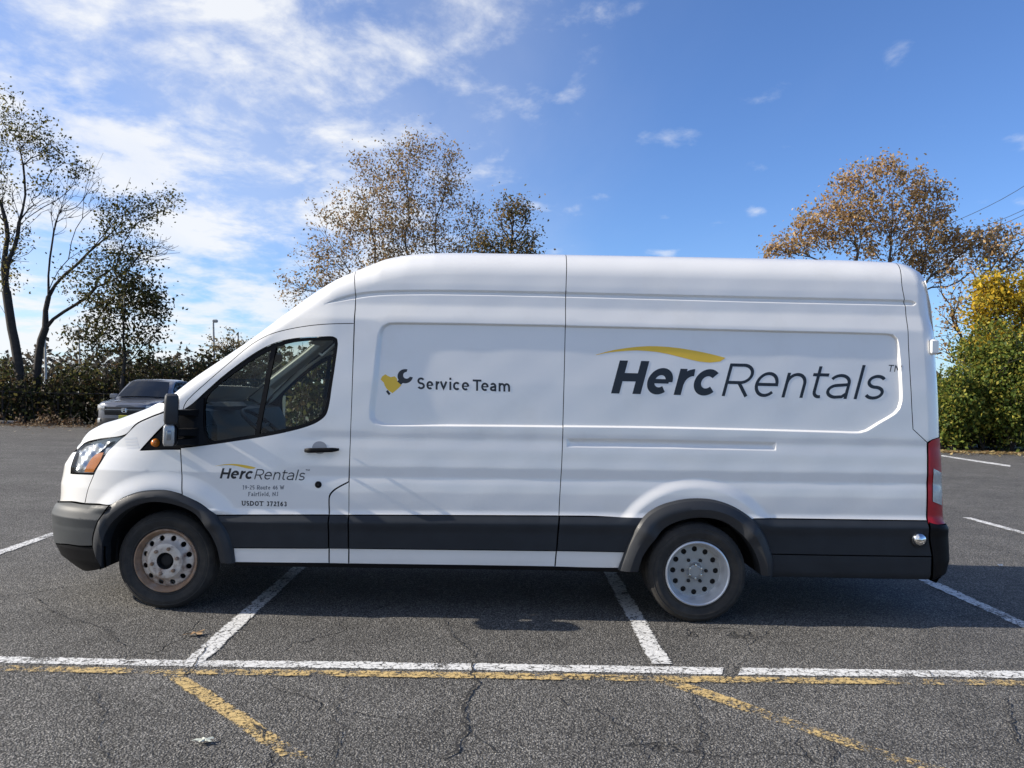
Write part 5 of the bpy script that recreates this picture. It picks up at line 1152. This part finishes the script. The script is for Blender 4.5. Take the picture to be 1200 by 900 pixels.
# fallen leaves
def litter(name, label, n, place, size, pal, seed):
    r = np.random.default_rng(seed); C_ = np.array([place(r) for _ in range(n)]); a = r.uniform(0, 2 * math.pi, n); s = size * r.uniform(.5, 1.3, n)[:, None]
    A = np.stack([np.cos(a), np.sin(a), r.normal(size=n) * .25], 1) * s * .5; B_ = np.stack([-np.sin(a), np.cos(a), r.normal(size=n) * .25], 1) * s * .34; up = np.array([0, 0, 1.0])
    V = np.stack([C_ - A, C_ + B_ + up * s * .12, C_ + A, C_ - B_ + up * s * .12], 1).reshape(-1, 3); pal = np.asarray(pal, float)
    col = np.repeat(np.concatenate([pal[r.integers(0, len(pal), n)] * r.uniform(.7, 1.2, n)[:, None], np.ones((n, 1))], 1), 4, axis=0)
    o = link(name, fast_mesh(name, V, np.arange(4 * n).reshape(-1, 4), col), None, 'leaf'); tag(o, label, kind='stuff')
LIT = [(.42, .32, .15), (.30, .20, .09), (.50, .40, .22), (.22, .14, .07)]
def place_r(r):
    x = r.uniform(at(1090, 500, YR)[0], at(1260, 500, YR)[0]); return (x, lot_edge_y(x) + r.normal() * .28 - .05 + (r.exponential(.5) * -1 if r.random() < .15 else 0), .03)
litter('fallen_leaves', 'pale fallen leaves along the foot of the right bushes', 900, place_r, .13, LIT, 71)
def place_l(r):
    x = r.uniform(at(-60, 490, YL)[0], at(230, 490, YL)[0]); return (x, lot_edge_y(x) + r.normal() * .5 + .1 - (r.exponential(1.2) if r.random() < .12 else 0), .03)
litter('fallen_leaves', 'brown leaves and twigs strewn along the left lot edge', 1100, place_l, .13, [(.16, .10, .06), (.24, .17, .10), (.10, .07, .05), (.34, .30, .24)], 72)
# ---------------------------------------------------------------- parked SUV at the far edge
mat('suv_paint', (0.16, 0.17, 0.20), 0.28, metal=0.55, coat=1.0, coat_rough=0.04, var=0.05, vscale=3)
mat('suv_black', (0.012, 0.012, 0.013), 0.4); mat('plate_yellow', (0.55, 0.50, 0.06), 0.5, var=0.2, vscale=14); mat('suv_rim', (0.35, 0.36, 0.37), 0.35, metal=0.6)
glass_mat('suv_glass', (0.16, 0.18, 0.20))
SX, SY = at(147, 480, 18.0)[0], 18.0
suv = empty('parked_suv', (SX, SY, 0), R_(4)); tag(suv, 'dark grey SUV parked nose out in front of the thicket, half hidden by the van', 'car')
NOSE_W = [0, .55, .72, .86, .93, .965, .985]; NOSE_S = [-.03, 0.0, .05, .16, .32, .60, 1.2]
def s_front(w): return float(np.interp(abs(w), NOSE_W, NOSE_S))
def loft(secs, m, name, parent=suv, caps=True, angle=32):
    vs = []; fs = []; n = len(secs[0])
    for s in secs: vs += s
    for i in range(len(secs) - 1):
        for k in range(n - 1): fs.append((i * n + k, i * n + k + 1, (i + 1) * n + k + 1, (i + 1) * n + k))
    if caps: fs.append(tuple(range(n))); fs.append(tuple((len(secs) - 1) * n + k for k in range(n)))
    return link(name, mesh(name, vs, fs, angle=angle), parent, m)
def half(s, pts): return [(w, s, z) for w, z in pts] + [(-w, s, z) for w, z in reversed(pts)]
secs = []
for s in (-.03, 0, .05, .16, .32, .60, .95, 1.2, 1.6, 2.4, 3.2, 4.0, 4.5, 4.72, 4.80):
    w = float(np.interp(s, NOSE_S, NOSE_W)); w = max(w, .30) if s < 0 else w
    if s > 4.2: w = .985 - (s - 4.2) ** 2 * .35
    zt_ = float(np.interp(s, [-.03, .05, .2, .6, 1.2, 1.6, 4.8], [.99, 1.04, 1.085, 1.13, 1.19, 1.20, 1.22])); zb = float(np.interp(s, [-.03, .3, 4.5, 4.8], [.34, .30, .30, .38]))
    secs.append(half(s, [(w * .93, zb), (w * .985, .48), (w, .72), (w * .995, .90), (w * .965, zt_ - .07), (w * .87, zt_ - .01), (w * .45, zt_ + .015)]))
loft(secs, 'suv_paint', 'body')
g_ = []
for s, zb, ztp, wb, wt_ in ((1.22, 1.17, 1.19, .86, .84), (1.60, 1.18, 1.47, .88, .78), (2.00, 1.19, 1.735, .89, .71), (2.22, 1.19, 1.79, .89, .695), (2.6, 1.19, 1.815, .89, .69), (3.4, 1.19, 1.785, .89, .69), (4.25, 1.20, 1.73, .88, .67), (4.70, 1.20, 1.24, .84, .80)):
    g_.append(half(s, [(wb, zb), (wb * .5 + wt_ * .5, zb * .5 + ztp * .5), (wt_, ztp - .03), (wt_ * .88, ztp), (wt_ * .4, ztp + .02)]))
loft(g_, 'suv_paint', 'cabin')
def patch(name, pts_fn, nu, nv, m, parent=suv, thick=.0):
    vs = [pts_fn(i / nu, j / nv) for j in range(nv + 1) for i in range(nu + 1)]
    return link(name, mesh(name, vs, [(j * (nu + 1) + i, j * (nu + 1) + i + 1, (j + 1) * (nu + 1) + i + 1, (j + 1) * (nu + 1) + i) for j in range(nv) for i in range(nu)], smooth=True), parent, m)
def ws(u, v):
    s = 1.25 + .70 * v; z = float(np.interp(s, [1.22, 1.60, 2.02], [1.195, 1.475, 1.755])); w = (.76 - .17 * v) * (2 * u - 1); return (w, s - .02 - .02 * (1 - (2 * u - 1) ** 2), z + .018 + .022 * (1 - (2 * u - 1) ** 2))
def ws2(u, v): p = ws(u, v); return (p[0], p[1] - .004, p[2] + .006)
patch('windscreen', ws2, 10, 6, 'mirror_dark' if 'mirror_dark' in MATS else mat('mirror_dark', (.010, .012, .015), .05, spec=.45).name)
for sg in (-1, 1):
    def sw(u, v, sg=sg, a=1.72, b=2.72):
        s = a + (b - a) * u; zt_ = min(1.72, 1.24 + (s - 1.42) * .70); z = 1.235 + (zt_ - 1.235) * v; w = .893 - (z - 1.19) * .33 + .006; return (sg * w, s, z)
    patch('side_window', sw, 6, 3, 'mirror_dark')
    def sw2(u, v, sg=sg):
        s = 2.80 + 1.35 * u; z = 1.235 + (1.70 - .25 * max(0, u - .75) * 4 - 1.235) * v; return (sg * (.893 - (z - 1.19) * .33 + .006), s, z)
    patch('side_window', sw2, 6, 3, 'mirror_dark')
    b = MB(); b.box(sg * 1.0 - .11, sg * 1.0 + .11, 1.50, 1.62, 1.17, 1.33, .03); b.build('side_mirror', 'suv_paint', suv, angle=40)
def fpatch(name, w0, w1, z0, z1, m, off=.02, nu=12, nv=3, slant=0.0, parent=suv):
    return patch(name, lambda u, v: ((lambda w: (w, s_front(w) - off - .03 * (1 - abs(2 * v - 1)), z0 + (z1 - z0) * v + slant * abs(w)))(w0 + (w1 - w0) * u)), nu, nv, m, parent)
gr = fpatch('grille', -.60, .60, .70, .945, 'suv_black', .025)
for z in (.745, .80, .855): fpatch('grille_bar', -.58, .58, z, z + .018, 'suv_rim' if z > .84 else 'suv_black', .048, 12, 1, parent=gr)
for sg in (-1, 1):
    fpatch('headlight', sg * .60, sg * .945, .82, .955, 'lamp_clear', .03, 8, 3, .03); fpatch('fog_lamp', sg * .74, sg * .93, .46, .60, 'lamp_clear', .03, 5, 2)
    fpatch('daytime_strip', sg * .62, sg * .93, .945, .975, 'head_reflector', .05, 8, 1, .03)
fpatch('lower_bumper', -.88, .88, .34, .60, 'suv_black', .022, 16, 3)
b = MB(); b.box(-.155, .155, -.10, -.075, .545, .695, .006); b.build('number_plate', 'plate_yellow', suv, angle=30)
em = MB()
for x0, z0, x1, z1 in ((-.045, -.05, -.030, .05), (.045, -.05, .030, .05), (-.036, 0, .036, 0)): em.tube([(x0, -.088, .845 + z0), (x1, -.088, .845 + z1)], .010, 6)
em.tube([(.078 * math.copysign(abs(math.cos(t)) ** .5, math.cos(t)), -.088, .845 + .062 * math.copysign(abs(math.sin(t)) ** .5, math.sin(t))) for t in np.linspace(0, 2 * math.pi, 25)], .008, 6, False); em.build('emblem', 'chrome', suv, angle=50)
for sg in (-1, 1):
    for s in (.95, 3.75):
        w = empty('wheel', (sg * .86, s, .37)); w.parent = suv; w.rotation_euler = (0, 0, R_(90 * sg))
        b = MB(); b.lathe([(.22, -.11), (.30, -.13), (.35, -.12), (.37, -.08), (.37, .08), (.35, .12), (.22, .11)], 36); b.build('tyre', 'tyre', w, angle=35)
        b = MB(); b.lathe([(0, -.09), (.06, -.10), (.10, -.08), (.20, -.09), (.225, -.11)], 30); b.build('rim', 'suv_rim', w, angle=35)

# ---------------------------------------------------------------- poles, wires, small things
mat('pole_metal', (0.30, 0.30, 0.30), 0.5, metal=0.4); mat('pole_pale', (0.42, 0.41, 0.38), 0.6); mat('wire', (0.03, 0.03, 0.035), 0.6)
mat('leaf_dry', (0.34, 0.21, 0.10), 0.7, var=0.3, vscale=60); mat('scrap_pale', (0.55, 0.57, 0.48), 0.6, var=0.15, vscale=80); mat('litter_white', (0.65, 0.65, 0.64), 0.6)
def pole(u, vt, vb, Y, r, m, label, head=False):
    t = at(u, vt, Y); b_ = at(u, vb, Y); base = np.array([b_[0], b_[1], 0]); root = empty('light_pole' if head else 'pole', tuple(base)); tag(root, label, 'pole'); H = t[2]
    b = MB(); b.tube([(0, 0, 0), (0, 0, H * .5), (t[0] - base[0], 0, H)], [r, r * .85, r * .6], 10); b.build('post', m, root, angle=40)
    if head: b = MB(); b.box(-.26, .26, -.2, .2, H, H + .36, .08); b.build('lamp_head', 'pole_metal', root, angle=40)
pole(250, 378, 470, 85, .16, 'pole_metal', 'thin far lamp pole with a small head above the thicket', True)
pole(279, 389, 470, 90, .13, 'pole_metal', 'plain thin far pole beside the twiggy shrub')
pole(52.5, 392, 475, 42, .085, 'pole_pale', 'pale pole right of the forked tree trunk')
pole(92.5, 388, 470, 48, .075, 'pole_pale', 'pale pole behind the left branches of the small tree')
for u0, v0, u1, v1, lab in ((1120, 259, 1290, 150, 'upper power line crossing the sky at the right edge'), (1150, 266, 1300, 177, 'middle power line above the yellow tree'), (1150, 272, 1300, 183, 'lower power line above the yellow tree')):
    p0, p1 = at(u0, v0, 40), at(u1, v1, 34); b = MB(); pts = [p0 + (p1 - p0) * t - np.array([0, 0, .5 * math.sin(math.pi * t)]) for t in np.linspace(-.6, 1.4, 20)]; b.tube(pts, .016, 5); o = b.build('power_line', 'wire'); tag(o, lab, 'cable', 'power lines on the right')
# fence rail behind the left trees
fr_ = empty('wire_fence', (at(-60, 470, YL + 1.2)[0], YL + 1.2, 0)); tag(fr_, 'low rusty fence with a top rail half buried in the left thicket', 'fence')
x0, x1 = at(-60, 470, YL + 1.2)[0], at(200, 470, YL + 1.2)[0]; b = MB(); b.tube([(0, -.1, 1.30), ((x1 - x0) / 2, -.1, 1.24), (x1 - x0, -.1, 1.28)], .03, 6); b.build('top_rail', 'bark', fr_)
for k in range(5):
    b = MB(); q = (x1 - x0) * k / 4; b.tube([(q, -.1, 0), (q, -.1, 1.33)], .035, 6); b.build('post', 'bark', fr_)
p0 = ground_at(2, 497); b = MB(); b.box(-1.0, .62, -.12, .12, 0, .14, .03); o = b.build('parking_block', 'concrete', None, angle=30); o.location = (p0[0], p0[1], 0); tag(o, 'weathered concrete wheel stop at the far left lot edge', 'wheel stop')
# oak leaf and scraps on the tarmac
def lobed(name, u, v, size, m, label, cat, seed, rot):
    r = random.Random(seed); p = ground_at(u, v); vs = [(0, 0, .02)]; n = 26
    for k in range(n):
        t = 2 * math.pi * k / n; q = size * (.38 + .62 * abs(math.sin(2.5 * t + .4)) ** 1.4) * (1.0 if abs(math.cos(t)) > .3 else .62) * r.uniform(.85, 1.1); vs.append((q * math.cos(t), q * .8 * math.sin(t), .012 + .25 * q * r.uniform(0, 1)))
    vs.append((-size * 1.35, size * .12, .012)); o = link(name, mesh(name, vs, [(0, 1 + k, 1 + (k + 1) % n) for k in range(n)] + [(0, n // 2, n + 1)]), None, m); o.location = (p[0], p[1], .001); o.rotation_euler = (0, 0, rot); tag(o, label, cat)
lobed('oak_leaf', 229, 745, .062, 'leaf_dry', 'curled brown oak leaf beside the white stall line', 'leaf', 5, .5)
lobed('paper_scrap', 240, 871, .045, 'scrap_pale', 'pale curled scrap lying near the left yellow diagonal', 'litter', 6, .2)
lobed('paper_scrap', 1172, 664, .04, 'litter_white', 'small white scrap in the shadow behind the van', 'litter', 7, 1.0)
lobed('paper_scrap', 60, 489, .22, 'litter_white', 'white rag of litter at the foot of the left trees', 'litter', 8, .4)
lobed('paper_scrap', 82, 493, .14, 'litter_white', 'smaller white litter right of the rag by the left trees', 'litter', 9, 1.4)
